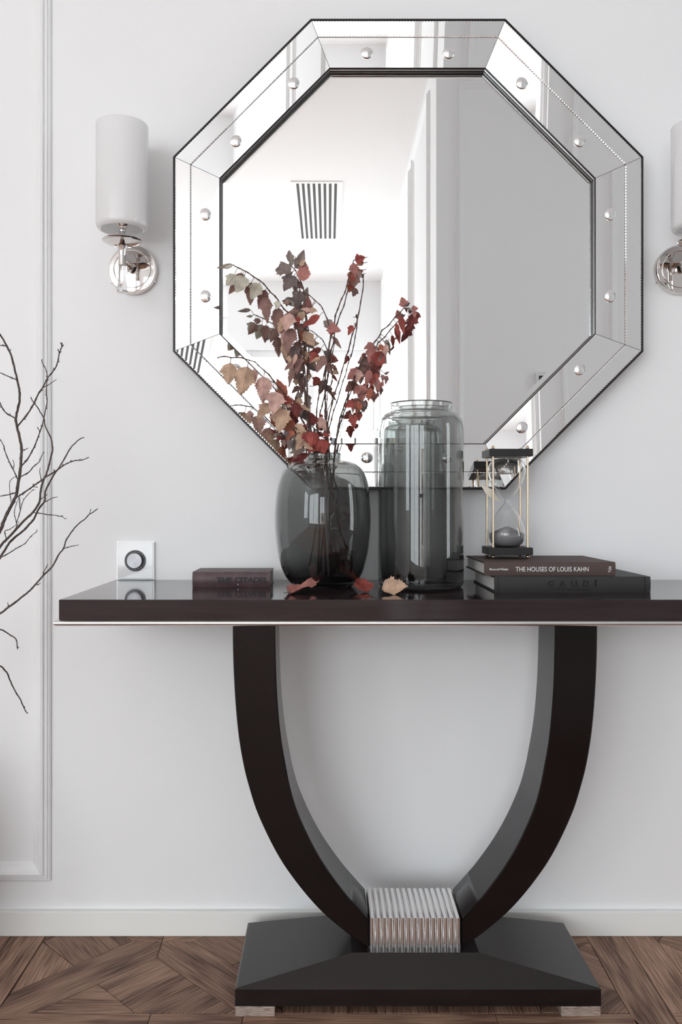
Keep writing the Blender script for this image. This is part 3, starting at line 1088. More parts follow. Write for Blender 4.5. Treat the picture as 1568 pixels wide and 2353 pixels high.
# ------------------------------------------------------------------ vases
def vase(name, label, cx, d, prof_px, s, th, m, base_th):
    """prof_px of (radius px, py) from the rim down"""
    y = d - EYE
    t = thing(name, label, 'vase', ((cx - VX) * d / F, y, TZ))
    out = [Vector((r * d / F, HZ - (py - VY) * d / F - TZ, 0)) for r, py in prof_px]
    out[-1].y = 0.0004
    sm = catmull(out, 5)
    for p in sm:
        p.y = max(p.y, 0.0004)
    inn = []
    for i, p in enumerate(sm):
        a = sm[max(0, i - 1)]; b = sm[min(len(sm) - 1, i + 1)]
        tn = (b - a).normalized()
        nrm = Vector((tn.y, -tn.x, 0))
        if nrm.x > 0 or (abs(nrm.x) < .2 and nrm.y < 0):
            pass
        q = p + nrm * th
        if (q.x > p.x):
            q = p - nrm * th
        if q.y > base_th and q.x > 0.004:
            inn.append(q)
    prof = [(p.x, p.y) for p in sm]
    top_y = prof[0][1]
    inn = [q for q in inn if q.y < top_y - 0.0005]
    full = [(0.0, 0.0012), (sm[-1].x * 0.8, 0.0012)] + [(sm[-1].x * 0.9, 0.0004)] + list(reversed(prof)) + [(prof[0][0] - th * 0.3, top_y + 0.0008), (prof[0][0] - th * 0.75, top_y + 0.0006)] + [(q.x, q.y) for q in inn] + [(inn[-1].x * 0.7, base_th - 0.001), (0.0, base_th - 0.0015)]
    bm = lathe(full, 96, 'Z')
    obj('glass_body', bm, m, t, 'all')
    return t


V1D = 1.74
vase1 = vase('glass_vase', 'wide rounded smoked glass vase holding the dried red leaf branches', 742.5, V1D,
             [(41, 1043), (40.5, 1050), (40, 1055), (46, 1059), (62, 1062), (78, 1068), (92, 1082), (101.5, 1105), (107, 1135), (110, 1170), (110.5, 1200), (108, 1238), (103, 1275), (93, 1310), (80, 1333), (67, 1346.5), (60, 1349)], 1, 0.0032, M_smoke1, 0.010)
V2D = 1.745
vase2 = vase('glass_vase', 'tall cylindrical smoked glass vase with a narrower collar, standing empty', 967.5, V2D,
             [(72.5, 928), (72.5, 938), (70.5, 944), (73, 949), (83, 953), (91.5, 962), (96.5, 977), (98, 1000), (98, 1080), (98, 1200), (98, 1300), (97.5, 1335), (95, 1343), (90, 1347)], 1, 0.0034, M_smoke2, 0.012)

# ------------------------------------------------------------------ hourglass
HD = 1.768
hx = 0.3668
hz0 = zk + 0.0257
hg = thing('hourglass', 'black and brass hourglass with grey sand standing on the brown book', 'hourglass', (hx, HD - EYE, hz0))
hw, hd = 0.0440, 0.0425
hz = lambda py, d=1.7255: HZ - (py - VY) * d / F - hz0
zl0, zl1, zu0, zu1 = hz(1276.2), hz(1258.6), hz(1048.3), hz(1031)
obj('bottom_plate', B(-hw, hw, -hd, hd, zl0, zl1, 0.0012, 2), M_blackwood, hg)
obj('top_plate', B(-hw, hw, -hd, hd, zu0, zu1, 0.0012, 2), M_blackwood, hg)
zc_ = lambda py: HZ - (py - VY) * HD / F - hz0
# glass bulbs: outer then inner surface
rp_ = [(0.0, 1053.2), (20, 1053.8), (33, 1058), (40.5, 1068), (43, 1079), (41.5, 1092), (36.5, 1107), (28, 1122), (17, 1136), (8, 1146), (5.2, 1151), (6.2, 1156), (11, 1163), (20, 1173), (29, 1187), (36.5, 1204), (41, 1220), (42, 1231), (39, 1243), (31, 1252), (20, 1256.2), (0.0, 1256.5)]
op = [Vector((max(0, r) * HD / F, min(max(zc_(py), zl1 + 0.0004), zu0 - 0.0004), 0)) for r, py in rp_]
op = [p if p.x > 0 else Vector((0, p.y, 0)) for p in catmull(op, 3)]
ip_ = [(max(0.0, p.x - 0.0012), p.y) for p in op[2:-2]]
outp = [(max(0, p.x), p.y) for p in op]
obj('glass_bulbs', lathe(outp, 48, 'Z'), M_clear, hg, 'all')
inner = lathe([(0, ip_[0][1] - 0.001)] + [(r, z) for r, z in ip_[1:-1]] + [(0, ip_[-1][1] + 0.001)], 48, 'Z')
bmesh.ops.reverse_faces(inner, faces=inner.faces)
obj('glass_inner_surface', inner, M_clear, hg, 'all')
zs = zc_(1226)
sp_ = [(0.0, zc_(1209.5)), (0.006, zc_(1211)), (0.017, zc_(1217)), (0.030, zc_(1223.5))]
low = [(r - 0.0016, z) for r, z in outp if z < zs and r > 0.004]
obj('sand', lathe(sp_ + [(low[0][0], zs)] + [(max(0.001, r), max(z, zl1 + 0.0022)) for r, z in low[1:]] + [(0.0, zl1 + 0.0022)], 40, 'Z'), M_sand, hg, 'all')
rx, ry = 0.0348, 0.0335
for sx in (-1, 1):
    for sy in (-1, 1):
        bm = bmesh.new()
        c = (sx * rx, sy * ry, 0)
        lathe([(0, zl0 - 0.0002), (0.0021, zl0 - 0.0002), (0.0021, zu1 + 0.0002), (0, zu1 + 0.0002)], 16, 'Z', c, bm)
        rod = obj('rod', bm, M_brass, hg, True)
        cap = [(0.0028, 0), (0.0034, 0.0016), (0.0034, 0.0030), (0.0024, 0.0052), (0.0011, 0.0066), (0.0, 0.0070)]
        obj('finial', lathe([(0, zu1)] + [(r, zu1 + z) for r, z in cap], 16, 'Z', c), M_brass, rod, True)
        obj('ball_foot', lathe([(0, zl0), (0.0028, zl0), (0.0036, zl0 * 0.62), (0.0030, zl0 * 0.25), (0.0012, 0.0003), (0, 0.0001)], 16, 'Z', c), M_brass, rod, 'all')
# cream paper tag tucked at the waist
tg_ = bmesh.new()
q = [P(1104, 1112.5, 1.745), P(1131, 1124, 1.75), P(1141, 1140, 1.757), P(1153, 1154, 1.766), P(1133, 1147, 1.757), P(1118, 1136, 1.75)]
q = [p - Vector(hg.location) for p in q]
a = [tg_.verts.new(p) for p in q]
b = [tg_.verts.new(p + Vector((0, 0.0004, 0))) for p in q]
tg_.faces.new(a); tg_.faces.new(list(reversed(b)))
for i in range(6):
    tg_.faces.new((a[i], b[i], b[(i + 1) % 6], a[(i + 1) % 6]))
obj('paper_tag', tg_, M_tag, hg)

# ------------------------------------------------------------------ leaves
def leaf_mesh(L, W, rng, fold=0.35, curl=0.3, lobes=1.0, petiole=None, twist=0.0):
    """leaf in its own frame: midrib along +Y from the base, face towards -Z; returns bmesh"""
    bm = bmesh.new()
    uvl = bm.loops.layers.uv.new('leaf')
    NR, NCOL = 20, 3
    rows = []
    lobe_t = rng.uniform(0.34, 0.44)
    ph = rng.uniform(0, 6)
    wav = rng.uniform(0.02, 0.07)
    for i in range(NR + 1):
        t = i / NR
        w = math.sin(math.pi * min(1, t ** 0.62)) ** 0.75 if 0 < t < 1 else 0.0
        w *= 0.78 * (1 - 0.22 * max(0, (t - 0.55) / 0.45) ** 1.5)
        w += lobes * 0.27 * math.exp(-((t - lobe_t) / 0.075) ** 2)
        w -= lobes * 0.10 * math.exp(-((t - lobe_t - 0.17) / 0.06) ** 2)
        w = max(w, 0.0)
        if 0 < i < NR:
            w *= 1 + (0.11 if i % 2 else -0.09) * (0.6 + 0.4 * rng.random())
        row = []
        for j in range(-NCOL, NCOL + 1):
            s = j / NCOL
            x = s * w * W * 0.5
            y_ = t * L - (0.10 * L * abs(s) ** 1.5 * (1 - t) * lobes) + (0.03 * L * abs(s) if i % 2 else 0)
            z = abs(x) * math.tan(fold) + wav * L * math.sin(ph + t * 9 + s * 2.5) * abs(s)
            # curl along the length
            ang = curl * t * t
            zz = z * math.cos(ang) + L * curl * 0.4 * t * t
            if twist:
                a = twist * t
                x, zz = x * math.cos(a) - zz * math.sin(a), x * math.sin(a) + zz * math.cos(a)
            row.append(bm.verts.new((x, y_, zz)))
        rows.append((t, row))
    for (t0, a), (t1, b) in zip(rows, rows[1:]):
        for j in range(2 * NCOL):
            f = bm.faces.new((a[j], a[j + 1], b[j + 1], b[j]))
            for lp, (s, t) in zip(f.loops, ((j, t0), (j + 1, t0), (j + 1, t1), (j, t1))):
                lp[uvl].uv = ((s - NCOL) / NCOL, t)
    bmesh.ops.remove_doubles(bm, verts=bm.verts, dist=1e-5)
    # midrib
    mid = [Vector((0, t * L, L * curl * 0.4 * t * t - 0.0003)) for t in (0, .25, .5, .75, .95)]
    if not twist:
        tube(bm, mid, [0.0007, 0.0006, 0.0005, 0.0004, 0.0002], 4, 0)
    return bm


def leaf_obj(bp, tp, wpx, d, code, parent, rng, attach=None, name='leaf', depth_lean=None, fold=None, curl=None, lobes=None, flip=None):
    """leaf whose base and tip show at pixels bp, tp"""
    lean = depth_lean if depth_lean is not None else rng.uniform(-0.30, 0.30)
    p0 = P(bp[0], bp[1], d)
    Lpx = math.hypot(tp[0] - bp[0], tp[1] - bp[1]) * d / F
    p1 = P(tp[0], tp[1], d + lean * Lpx)
    L = (p1 - p0).length
    W = wpx * d / F
    fo = fold if fold is not None else rng.uniform(0.15, 0.55)
    cu = curl if curl is not None else rng.uniform(-0.35, 0.35)
    lo = lobes if lobes is not None else rng.choice([0.5, 0.8, 1.0, 1.1])
    lo = 0.35 if W < 0.42 * L else lo
    W = W / max(0.72, math.cos(fo)) * 1.20
    bm = leaf_mesh(L, W, rng, fo, cu, lo)
    yv = (p1 - p0).normalized()
    face = Vector((rng.uniform(-0.40, 0.40), -1, rng.uniform(-0.3, 0.3)))
    zv = -(face - yv * face.dot(yv)).normalized()
    if (rng.random() < 0.5) if flip is None else flip:
        zv = -zv
    xv = yv.cross(zv).normalized()
    mtx = Matrix(((xv.x, yv.x, zv.x, p0.x), (xv.y, yv.y, zv.y, p0.y), (xv.z, yv.z, zv.z, p0.z), (0, 0, 0, 1)))
    bmesh.ops.transform(bm, matrix=mtx, verts=bm.verts)
    if attach is not None and (attach - p0).length < 0.055 and (attach - p0).length > 0.001:
        mid = (attach + p0) / 2 + Vector((0, 0, 0.12 * (attach - p0).length))
        tube(bm, catmull([attach, mid, p0 + yv * 0.001], 3), 0.00055, 5, 1)
    off = Vector(parent.location) if parent is not None else Vector((0, 0, 0))
    bmesh.ops.translate(bm, verts=bm.verts, vec=-off)
    o = obj(name, bm, [LEAF[code], M_stem], parent, True)
    return o


def stem_mesh(pts, r0, r1, rng, knob=0.45, n=7, every=5):
    sm = catmull(pts, 5)
    rad = []
    for i in range(len(sm)):
        f = i / (len(sm) - 1)
        r = r0 + (r1 - r0) * f
        if i % every == 0:
            r *= 1 + knob
        elif i % every == 1:
            r *= 1 + knob * 0.3
        rad.append(r)
    for i in range(1, len(sm) - 1):
        sm[i] = sm[i] + Vector((rng.uniform(-1, 1), rng.uniform(-1, 1), rng.uniform(-1, 1))) * r0 * 0.13
    return tube(bmesh.new(), sm, rad, n), sm


cA = lambda x, y: (x / 6.272 + 490, y / 6.272 + 560)
cB = lambda x, y: (x / 6.272 + 490, y / 6.272 + 780)
cC = lambda x, y: (x / 6.272 + 730, y / 6.272 + 560)
cD = lambda x, y: (x / 6.272 + 690, y / 6.272 + 750)
cE = lambda x, y: (x / 6.272 + 590, y / 6.272 + 900)

NECK = (735, 1048)


def branch(label, path_px, d_tip, leaves, r0=0.0021, r1=0.0011, inside=((738, 1110), (745, 1220), (750, 1322)), extra=()):
    """path_px from the tip down to the vase neck, then the part inside the vase; leaves of (map, base, tip, width, colour[, ddepth])"""
    rng = random.Random(hash(label) % 1000 if False else sum(map(ord, label)))
    n = len(path_px)
    pts = []
    for i, q in enumerate(path_px):
        f = i / (n - 1)
        pts.append(P(q[0], q[1], d_tip + (V1D - 0.004 - d_tip) * f ** 1.3))
    for q in inside:
        pts.append(P(q[0], q[1], V1D + rng.uniform(-0.012, 0.012)))
    base = pts[-1]
    t = thing('leafy_branch', label, 'branch', base, 'dried leafy branches in the round vase')
    bm, sm = stem_mesh(list(reversed(pts)), r0 * 0.86, r1 * 0.9, rng)
    bmesh.ops.translate(bm, verts=bm.verts, vec=-base)
    obj('stem', bm, M_stem, t, 'all')
    allp = sm
    for ex in extra:                         # side twigs: (map, points)
        mp_, ps = ex
        q3 = []
        for q in ps:
            px, py = mp_(*q)
            near = min(allp, key=lambda s: (VX + s.x * F / (s.y + EYE) - px) ** 2 + (VY - (s.z - HZ) * F / (s.y + EYE) - py) ** 2)
            q3.append(P(px, py, near.y + EYE))
        bm, s2 = stem_mesh(q3, r1 * 0.75, r1 * 0.4, rng, 0.3)
        bmesh.ops.translate(bm, verts=bm.verts, vec=-base)
        obj('side_twig', bm, M_stem, t, 'all')
        allp = allp + s2
    for i, lf in enumerate(leaves):
        mp_, b0, t0, w, code = lf[:5]
        dd = lf[5] if len(lf) > 5 else rng.uniform(-0.022, 0.022)
        bp, tp = mp_(*b0), mp_(*t0)
        vis = [s for s in allp if s.z > 1.03]
        near = min(vis, key=lambda s: (VX + s.x * F / (s.y + EYE) - bp[0]) ** 2 + (VY - (s.z - HZ) * F / (s.y + EYE) - (bp[1] - 4)) ** 2)
        d = min(1.855, near.y + EYE + dd)
        leaf_obj(bp, tp, w / 6.272, d, code, t, rng, near)
    return t


A_, B_, C_, D_, E_ = cA, cB, cC, cD, cE
branch('dried branch arching out highest on the left, drooping grey-green and mauve leaves', [cA(*q) for q in ((310, 325), (380, 355), (500, 415), (580, 475), (660, 525), (730, 580), (810, 680), (900, 765), (960, 850), (1020, 940), (1085, 1000), (1190, 1160), (1250, 1400))] + [(697, 850), (702, 920), (712, 1000), (724, 1046)], 1.67, [
    (A_, (280, 312), (55, 350), 75, 'T'), (A_, (275, 320), (160, 335), 50, 'G', -.01), (A_, (310, 455), (190, 605), 200, 'G', -.012), (A_, (375, 560), (225, 722), 130, 'M', .01), (A_, (400, 430), (400, 545), 115, 'M', .008),
    (A_, (450, 480), (335, 715), 215, 'G', -.015), (A_, (545, 575), (535, 890), 160, 'M', .006), (A_, (665, 590), (548, 805), 190, 'G', -.012), (A_, (745, 690), (655, 945), 150, 'M', .012),
    (A_, (755, 795), (780, 1140), 165, 'M', -.004), (A_, (940, 835), (915, 955), 85, 'G', -.006), (A_, (930, 950), (915, 1305), 175, 'M', 0), (A_, (900, 950), (865, 1080), 60, 'G', .006),
    (A_, (1230, 965), (1030, 1030), 75, 'M', .0), (A_, (1095, 1025), (1040, 1255), 200, 'P', -.02), (A_, (1030, 1080), (940, 1285), 140, 'B', -.008), (A_, (1065, 1220), (992, 1445), 160, 'P', -.004),
    (A_, (1135, 1250), (1050, 1568), 200, 'M', -.015), (A_, (1200, 1060), (1225, 1195), 90, 'R', .004),
    (B_, (1020, 60), (1042, 305), 105, 'B', .008), (B_, (1205, 105), (1125, 280), 130, 'K', -.01), (B_, (1105, 235), (1110, 345), 100, 'B', .004), (B_, (1200, 215), (1155, 375), 60, 'P', -.02),
    (B_, (1235, 220), (1195, 500), 150, 'M', 0), (B_, (1140, 335), (1020, 450), 100, 'M', -.01), (B_, (1140, 430), (1088, 685), 85, 'M', -.006)])
branch('tallest upright dried branch at the centre, taupe and mauve leaves up its top', [cA(*q) for q in ((1110, 275), (1130, 320), (1190, 390), (1220, 460), (1270, 560), (1300, 640), (1315, 740), (1325, 850), (1335, 950), (1338, 1060), (1332, 1250), (1315, 1450))] + [(698, 850), (703, 910), (712, 975), (728, 1046)], 1.75, [
    (A_, (1105, 265), (1100, 85), 105, 'T'), (A_, (1120, 245), (1150, 310), 70, 'G', .01), (A_, (1090, 410), (970, 256), 150, 'T', -.01), (A_, (1012, 380), (893, 385), 120, 'T', 0), (A_, (1015, 410), (905, 440), 60, 'P', .006),
    (A_, (1130, 440), (1015, 400), 80, 'G', .006), (A_, (1110, 455), (1040, 480), 50, 'G', .004), (A_, (1215, 345), (1310, 88), 145, 'T', -.008), (A_, (1260, 310), (1330, 215), 60, 'B', -.02), (A_, (1305, 530), (1310, 235), 185, 'Q', -.014), (A_, (1195, 350), (1188, 178), 50, 'T', 0),
    (A_, (1150, 478), (1018, 698), 200, 'K', -.012), (A_, (1165, 500), (1190, 690), 120, 'T', 0), (A_, (1280, 595), (1200, 640), 85, 'M', .006), (A_, (1215, 728), (1225, 945), 160, 'K', -.01), (A_, (1290, 730), (1315, 815), 85, 'T', .004), (A_, (1250, 850), (1180, 955), 120, 'M', .006), (A_, (1290, 880), (1320, 960), 80, 'M', .01),
    (A_, (1270, 985), (1290, 1125), 105, 'B', .006), (A_, (1230, 1150), (1180, 1245), 100, 'M', .006), (A_, (1290, 1265), (1285, 1425), 100, 'O', -.008), (A_, (1325, 1265), (1465, 1480), 150, 'B', -.012), (A_, (1310, 1410), (1472, 1522), 90, 'K', 0),
    (A_, (1240, 1420), (1180, 1560), 100, 'M', .004), (B_, (1335, 180), (1340, 305), 85, 'B', 0), (B_, (1320, 100), (1315, 260), 60, 'M', .004), (B_, (1320, 550), (1350, 705), 80, 'T', 0), (B_, (1240, 770), (1245, 905), 80, 'T', 0),
    (B_, (1245, 855), (1235, 985), 100, 'B', -.01), (B_, (1260, 960), (1410, 1030), 70, 'B', -.016), (B_, (1330, 905), (1395, 1045), 110, 'T', 0), (B_, (1290, 1010), (1330, 1165), 120, 'K', 0), (B_, (1270, 1000), (1255, 1110), 55, 'G', -.01)],
    0.0022, 0.0010, ((740, 1110), (752, 1230), (762, 1325)))
branch('low dried branch arching left over the mirror frame, big tan and pink leaves', [cB(*q) for q in ((60, 265), (160, 243), (260, 263), (340, 258), (430, 268), (520, 300), (605, 325), (650, 375), (740, 450), (810, 510), (880, 610), (950, 690), (1020, 780), (1080, 870), (1150, 960), (1220, 1060), (1300, 1190), (1400, 1400))] + [(722, 1030), (732, 1050)], 1.645, [
    (B_, (245, 360), (222, 635), 225, 'B', 0), (B_, (490, 420), (400, 800), 280, 'B', -.008), (B_, (575, 450), (610, 620), 110, 'P', .008), (B_, (718, 550), (715, 920), 210, 'P', 0), (B_, (910, 790), (855, 1085), 235, 'P', -.008),
    (B_, (785, 945), (632, 1148), 160, 'B', .004), (B_, (935, 960), (930, 1060), 120, 'B', .006), (B_, (1020, 1030), (955, 1355), 250, 'B', -.008), (B_, (1045, 800), (910, 562), 140, 'O', .01), (B_, (1135, 895), (925, 825), 100, 'R', -.006),
    (B_, (1020, 920), (1015, 1005), 60, 'G', .006), (B_, (1115, 960), (1040, 930), 70, 'B', -.006), (B_, (1110, 975), (1060, 1035), 80, 'K', .006), (B_, (1195, 925), (1215, 1145), 140, 'C', -.006), (B_, (1165, 1020), (1115, 1210), 100, 'C', 0),
    (B_, (1130, 1175), (1070, 1500), 150, 'O', -.008), (B_, (1190, 1130), (1150, 1250), 90, 'C', .006)],
    0.0020, 0.0010, ((742, 1110), (756, 1230), (768, 1320)))
branch('low dried branch crowded with crimson and tan leaves just above the vase mouth', [cE(*q) for q in ((560, 520), (620, 590), (690, 690), (760, 800), (840, 900))] + [(731, 1052)], 1.655, [
    (E_, (565, 500), (715, 585), 120, 'B', 0), (E_, (680, 590), (570, 660), 100, 'B', -.004), (E_, (690, 650), (572, 845), 160, 'B', -.012), (E_, (620, 630), (488, 655), 100, 'T', 0), (E_, (570, 530), (505, 610), 120, 'C', .008),
    (E_, (730, 515), (615, 520), 85, 'C', .004), (E_, (830, 590), (790, 800), 200, 'R', -.014), (E_, (940, 690), (985, 890), 210, 'R', -.020), (E_, (900, 760), (745, 885), 130, 'R', -.024), (E_, (700, 585), (760, 760), 130, 'R', -.008),
    (E_, (695, 735), (812, 838), 100, 'B', -.018), (E_, (690, 830), (475, 885), 100, 'T', 0), (E_, (480, 690), (470, 840), 110, 'K', .004), (E_, (560, 700), (520, 860), 120, 'T', .004), (E_, (670, 900), (490, 1018), 150, 'C', .006), (E_, (600, 880), (530, 960), 90, 'M', .01), (E_, (700, 890), (690, 980), 90, 'C', .01),
    (E_, (340, 640), (290, 715), 75, 'C', .004), (E_, (380, 700), (405, 805), 55, 'M', .004), (E_, (520, 560), (480, 660), 90, 'O', 0), (E_, (450, 640), (400, 560), 60, 'K', .01), (E_, (870, 860), (1060, 880), 70, 'C', 0)],
    0.0018, 0.0012, ((738, 1110), (735, 1230), (730, 1322)))
branch('dried branch bending over from the centre to the right, a few red leaves', [cA(*q) for q in ((1140, 705), (1200, 690), (1310, 710), (1390, 745), (1460, 810), (1540, 880))] + [cC(*q) for q in ((70, 930), (135, 1080), (175, 1230))] + [cD(*q) for q in ((440, 160), (405, 370), (385, 480), (345, 690), (300, 900), (262, 1040), (238, 1240))] + [(730, 1000), (738, 1048)], 1.70, [
    (A_, (1390, 955), (1505, 966), 85, 'B', 0), (A_, (1400, 950), (1262, 940), 65, 'P', 0), (A_, (1535, 1045), (1275, 1205), 115, 'R', -.006),
    (C_, (185, 1205), (85, 1110), 110, 'T', 0), (C_, (165, 1100), (210, 1180), 70, 'T', .004), (C_, (150, 1220), (335, 1265), 150, 'Q', -.006), (C_, (200, 1200), (205, 1325), 120, 'R', 0), (C_, (220, 1340), (350, 1520), 60, 'M', 0), (C_, (240, 1370), (315, 1430), 50, 'Q', 0),
    (D_, (240, 400), (150, 525), 150, 'R', 0), (D_, (290, 455), (150, 515), 55, 'B', -.01), (D_, (340, 450), (240, 672), 150, 'M', -.004), (D_, (385, 490), (340, 440), 70, 'M', 0), (D_, (400, 540), (465, 705), 95, 'M', 0), (D_, (460, 690), (550, 805), 50, 'C', 0), (D_, (465, 650), (550, 690), 60, 'B', 0)],
    0.0018, 0.0009, ((745, 1115), (752, 1215), (762, 1318)),
    extra=((D_, ((85, 545), (160, 540), (230, 510), (300, 450), (350, 405))), (D_, ((385, 480), (330, 350), (270, 310), (210, 265)))))
branch('upright dried branch with a cluster of red leaves at its tip, right of centre', [cC(*q) for q in ((520, 240), (510, 290), (470, 420), (440, 530), (395, 700), (345, 800), (290, 950), (255, 1050), (242, 1190), (190, 1350), (155, 1550))] + [cD(*q) for q in ((395, 500), (372, 640), (355, 850), (360, 1000), (365, 1300), (372, 1500))] + [(751, 1046)], 1.835, [
    (C_, (555, 245), (690, 195), 125, 'R', 0), (C_, (660, 265), (552, 312), 80, 'P', .006), (C_, (515, 300), (552, 462), 130, 'Q', -.006), (C_, (500, 290), (530, 320), 60, 'M', 0), (C_, (480, 410), (468, 552), 105, 'O', 0), (C_, (580, 485), (523, 630), 95, 'M', .004), (C_, (495, 440), (540, 540), 70, 'R', .004),
    (C_, (675, 205), (740, 190), 10, 'K', 0), (C_, (670, 278), (730, 262), 12, 'K', 0),
    (E_, (825, 470), (770, 295), 165, 'C', -.02), (E_, (905, 385), (1065, 625), 130, 'P', -.02), (E_, (880, 460), (900, 560), 80, 'Q', -.012), (E_, (920, 330), (945, 405), 55, 'R', -.01), (E_, (965, 610), (1070, 640), 70, 'R', -.012), (E_, (880, 600), (960, 640), 80, 'C', -.008)],
    0.0026, 0.0010, ((752, 1110), (745, 1210), (735, 1315)), extra=((D_, ((370, 900), (355, 850), (345, 1000), (290, 1200), (280, 1250))),))
branch('bare upright dried branch with a bud on top and one small red leaf', [cC(*q) for q in ((650, 440), (660, 550), (650, 680), (620, 850), (595, 1000), (550, 1180), (500, 1310), (470, 1440), (440, 1560))] + [cD(*q) for q in ((660, 440), (600, 650), (550, 820), (500, 960), (460, 1120), (410, 1330), (400, 1500))] + [(757, 1046)], 1.70, [
    (C_, (495, 1192), (440, 1322), 78, 'R', 0), (C_, (652, 490), (640, 430), 40, 'K', 0), (C_, (652, 490), (662, 428), 30, 'K', 0), (C_, (640, 480), (575, 485), 12, 'K', 0), (C_, (545, 1165), (530, 1145), 16, 'K', 0)],
    0.0020, 0.0011, ((762, 1120), (778, 1220), (792, 1310)))
branch('leafless dried stem curving near the bottom, right of the thick centre stem', [cD(*q) for q in ((490, 150), (495, 240), (470, 370), (450, 500), (440, 560), (470, 700), (465, 790), (430, 890), (400, 940), (388, 1050), (380, 1250))] + [(752, 1010), (749, 1048)], 1.71, [], 0.0014, 0.0009, ((740, 1120), (725, 1220), (712, 1300)))
branch('dried branch leaning far right, hung with rose and red leaves to its tip', [cC(*q) for q in ((1240, 930), (1190, 990), (1110, 1070), (1020, 1180), (930, 1250), (900, 1320), (830, 1410), (740, 1540))] + [cD(*q) for q in ((930, 430), (850, 590), (780, 740), (720, 880), (690, 990), (640, 1130), (620, 1200), (580, 1310), (550, 1450))] + [cE(*q) for q in ((1160, 620), (1140, 750), (1125, 880))], 1.825, [
    (C_, (1255, 905), (1212, 772), 120, 'Q', 0), (C_, (1265, 900), (1330, 850), 50, 'K', 0), (C_, (1270, 890), (1300, 840), 40, 'K', -.004), (C_, (1270, 920), (1290, 995), 35, 'C', 0), (C_, (1360, 940), (1452, 930), 90, 'Q', -.004), (C_, (1390, 990), (1400, 1070), 70, 'Q', -.006), (C_, (1420, 990), (1400, 1140), 120, 'C', 0), (C_, (1390, 1040), (1288, 1252), 130, 'C', -.004), (C_, (1340, 960), (1330, 1010), 60, 'C', 0),
    (C_, (1190, 1045), (1250, 1305), 90, 'R', 0), (C_, (1140, 1155), (1165, 1330), 62, 'R', 0), (C_, (1170, 1320), (1100, 1395), 30, 'C', 0),
    (D_, (1045, 255), (918, 325), 90, 'Q', -.006), (D_, (1050, 275), (1000, 565), 140, 'Q', -.008), (D_, (1195, 290), (1098, 348), 80, 'O', 0), (D_, (1240, 265), (1190, 490), 100, 'P', -.004), (D_, (1245, 195), (1298, 418), 65, 'T', .006), (D_, (1225, 240), (1280, 190), 50, 'T', 0),
    (D_, (1160, 375), (1050, 640), 170, 'R', -.01), (D_, (1190, 400), (1130, 560), 60, 'K', -.012), (D_, (1090, 560), (1080, 690), 100, 'C', 0), (D_, (925, 440), (908, 680), 155, 'M', .004), (D_, (900, 395), (945, 440), 60, 'R', 0), (D_, (800, 590), (870, 620), 50, 'Q', 0),
    (D_, (835, 630), (675, 765), 165, 'Q', -.006), (D_, (850, 645), (820, 812), 100, 'P', -.004), (D_, (1005, 640), (945, 872), 105, 'Q', -.006), (D_, (1010, 650), (1015, 760), 60, 'C', .004), (D_, (1115, 680), (1005, 872), 90, 'R', 0), (D_, (1150, 545), (1060, 655), 90, 'C', .006),
    (D_, (1100, 765), (1140, 940), 100, 'Q', 0), (D_, (1100, 780), (1080, 885), 40, 'M', 0), (D_, (1185, 705), (1190, 800), 60, 'M', 0), (D_, (1190, 800), (1150, 900), 50, 'Q', 0), (D_, (1220, 690), (1290, 650), 40, 'M', 0), (D_, (1250, 720), (1230, 840), 55, 'M', 0),
    (D_, (865, 862), (895, 1095), 185, 'Q', -.01), (D_, (1010, 885), (980, 1085), 85, 'O', 0), (D_, (1000, 960), (1030, 1040), 40, 'K', 0), (D_, (775, 1100), (640, 1170), 120, 'R', -.004), (D_, (775, 1095), (755, 1262), 70, 'P', 0), (D_, (855, 1085), (815, 1290), 95, 'O', -.004), (D_, (905, 1080), (900, 1240), 90, 'K', .004), (D_, (880, 1260), (835, 1350), 60, 'R', 0),
    (D_, (765, 1290), (775, 1468), 135, 'R', -.004), (D_, (770, 1050), (720, 1070), 40, 'C', 0)],
    0.0024, 0.0011, ((765, 1100), (756, 1190), (770, 1315)),
    extra=((D_, ((540, 1568), (600, 1420), (650, 1290), (685, 1215), (760, 1090), (830, 1000))),))

# dark leaves drowned inside the vase belong to a stem of their own
rng = random.Random(5)
base = P(806, 1318, 1.745)
t = thing('leafy_branch', 'stem inside the round vase with dark withered leaves under glass', 'branch', base, 'dried leafy branches in the round vase')
z7 = lambda x, y: (x / 3.136 + 600, y / 3.136 + 900)
pts = [base] + [P(*z7(*q), 1.735) for q in ((650, 1200), (590, 1060), (560, 960), (545, 800), (560, 740), (520, 620), (470, 520))] + [P(738, 1048, 1.736)]
bm, sm = stem_mesh(pts, 0.0020, 0.0014, rng)
bmesh.ops.translate(bm, verts=bm.verts, vec=-base)
obj('stem', bm, M_stem, t, 'all')
for b0, t0, w in (((560, 780), (575, 900), 100), ((540, 890), (610, 1005), 130), ((600, 890), (640, 950), 60), ((520, 790), (505, 900), 60), ((520, 1000), (560, 1180), 90), ((540, 1150), (560, 1290), 110), ((600, 1140), (650, 1250), 90)):
    leaf_obj(z7(*b0), z7(*t0), w / 3.136, 1.72 + rng.uniform(-.01, .03), 'K', t, rng, None)

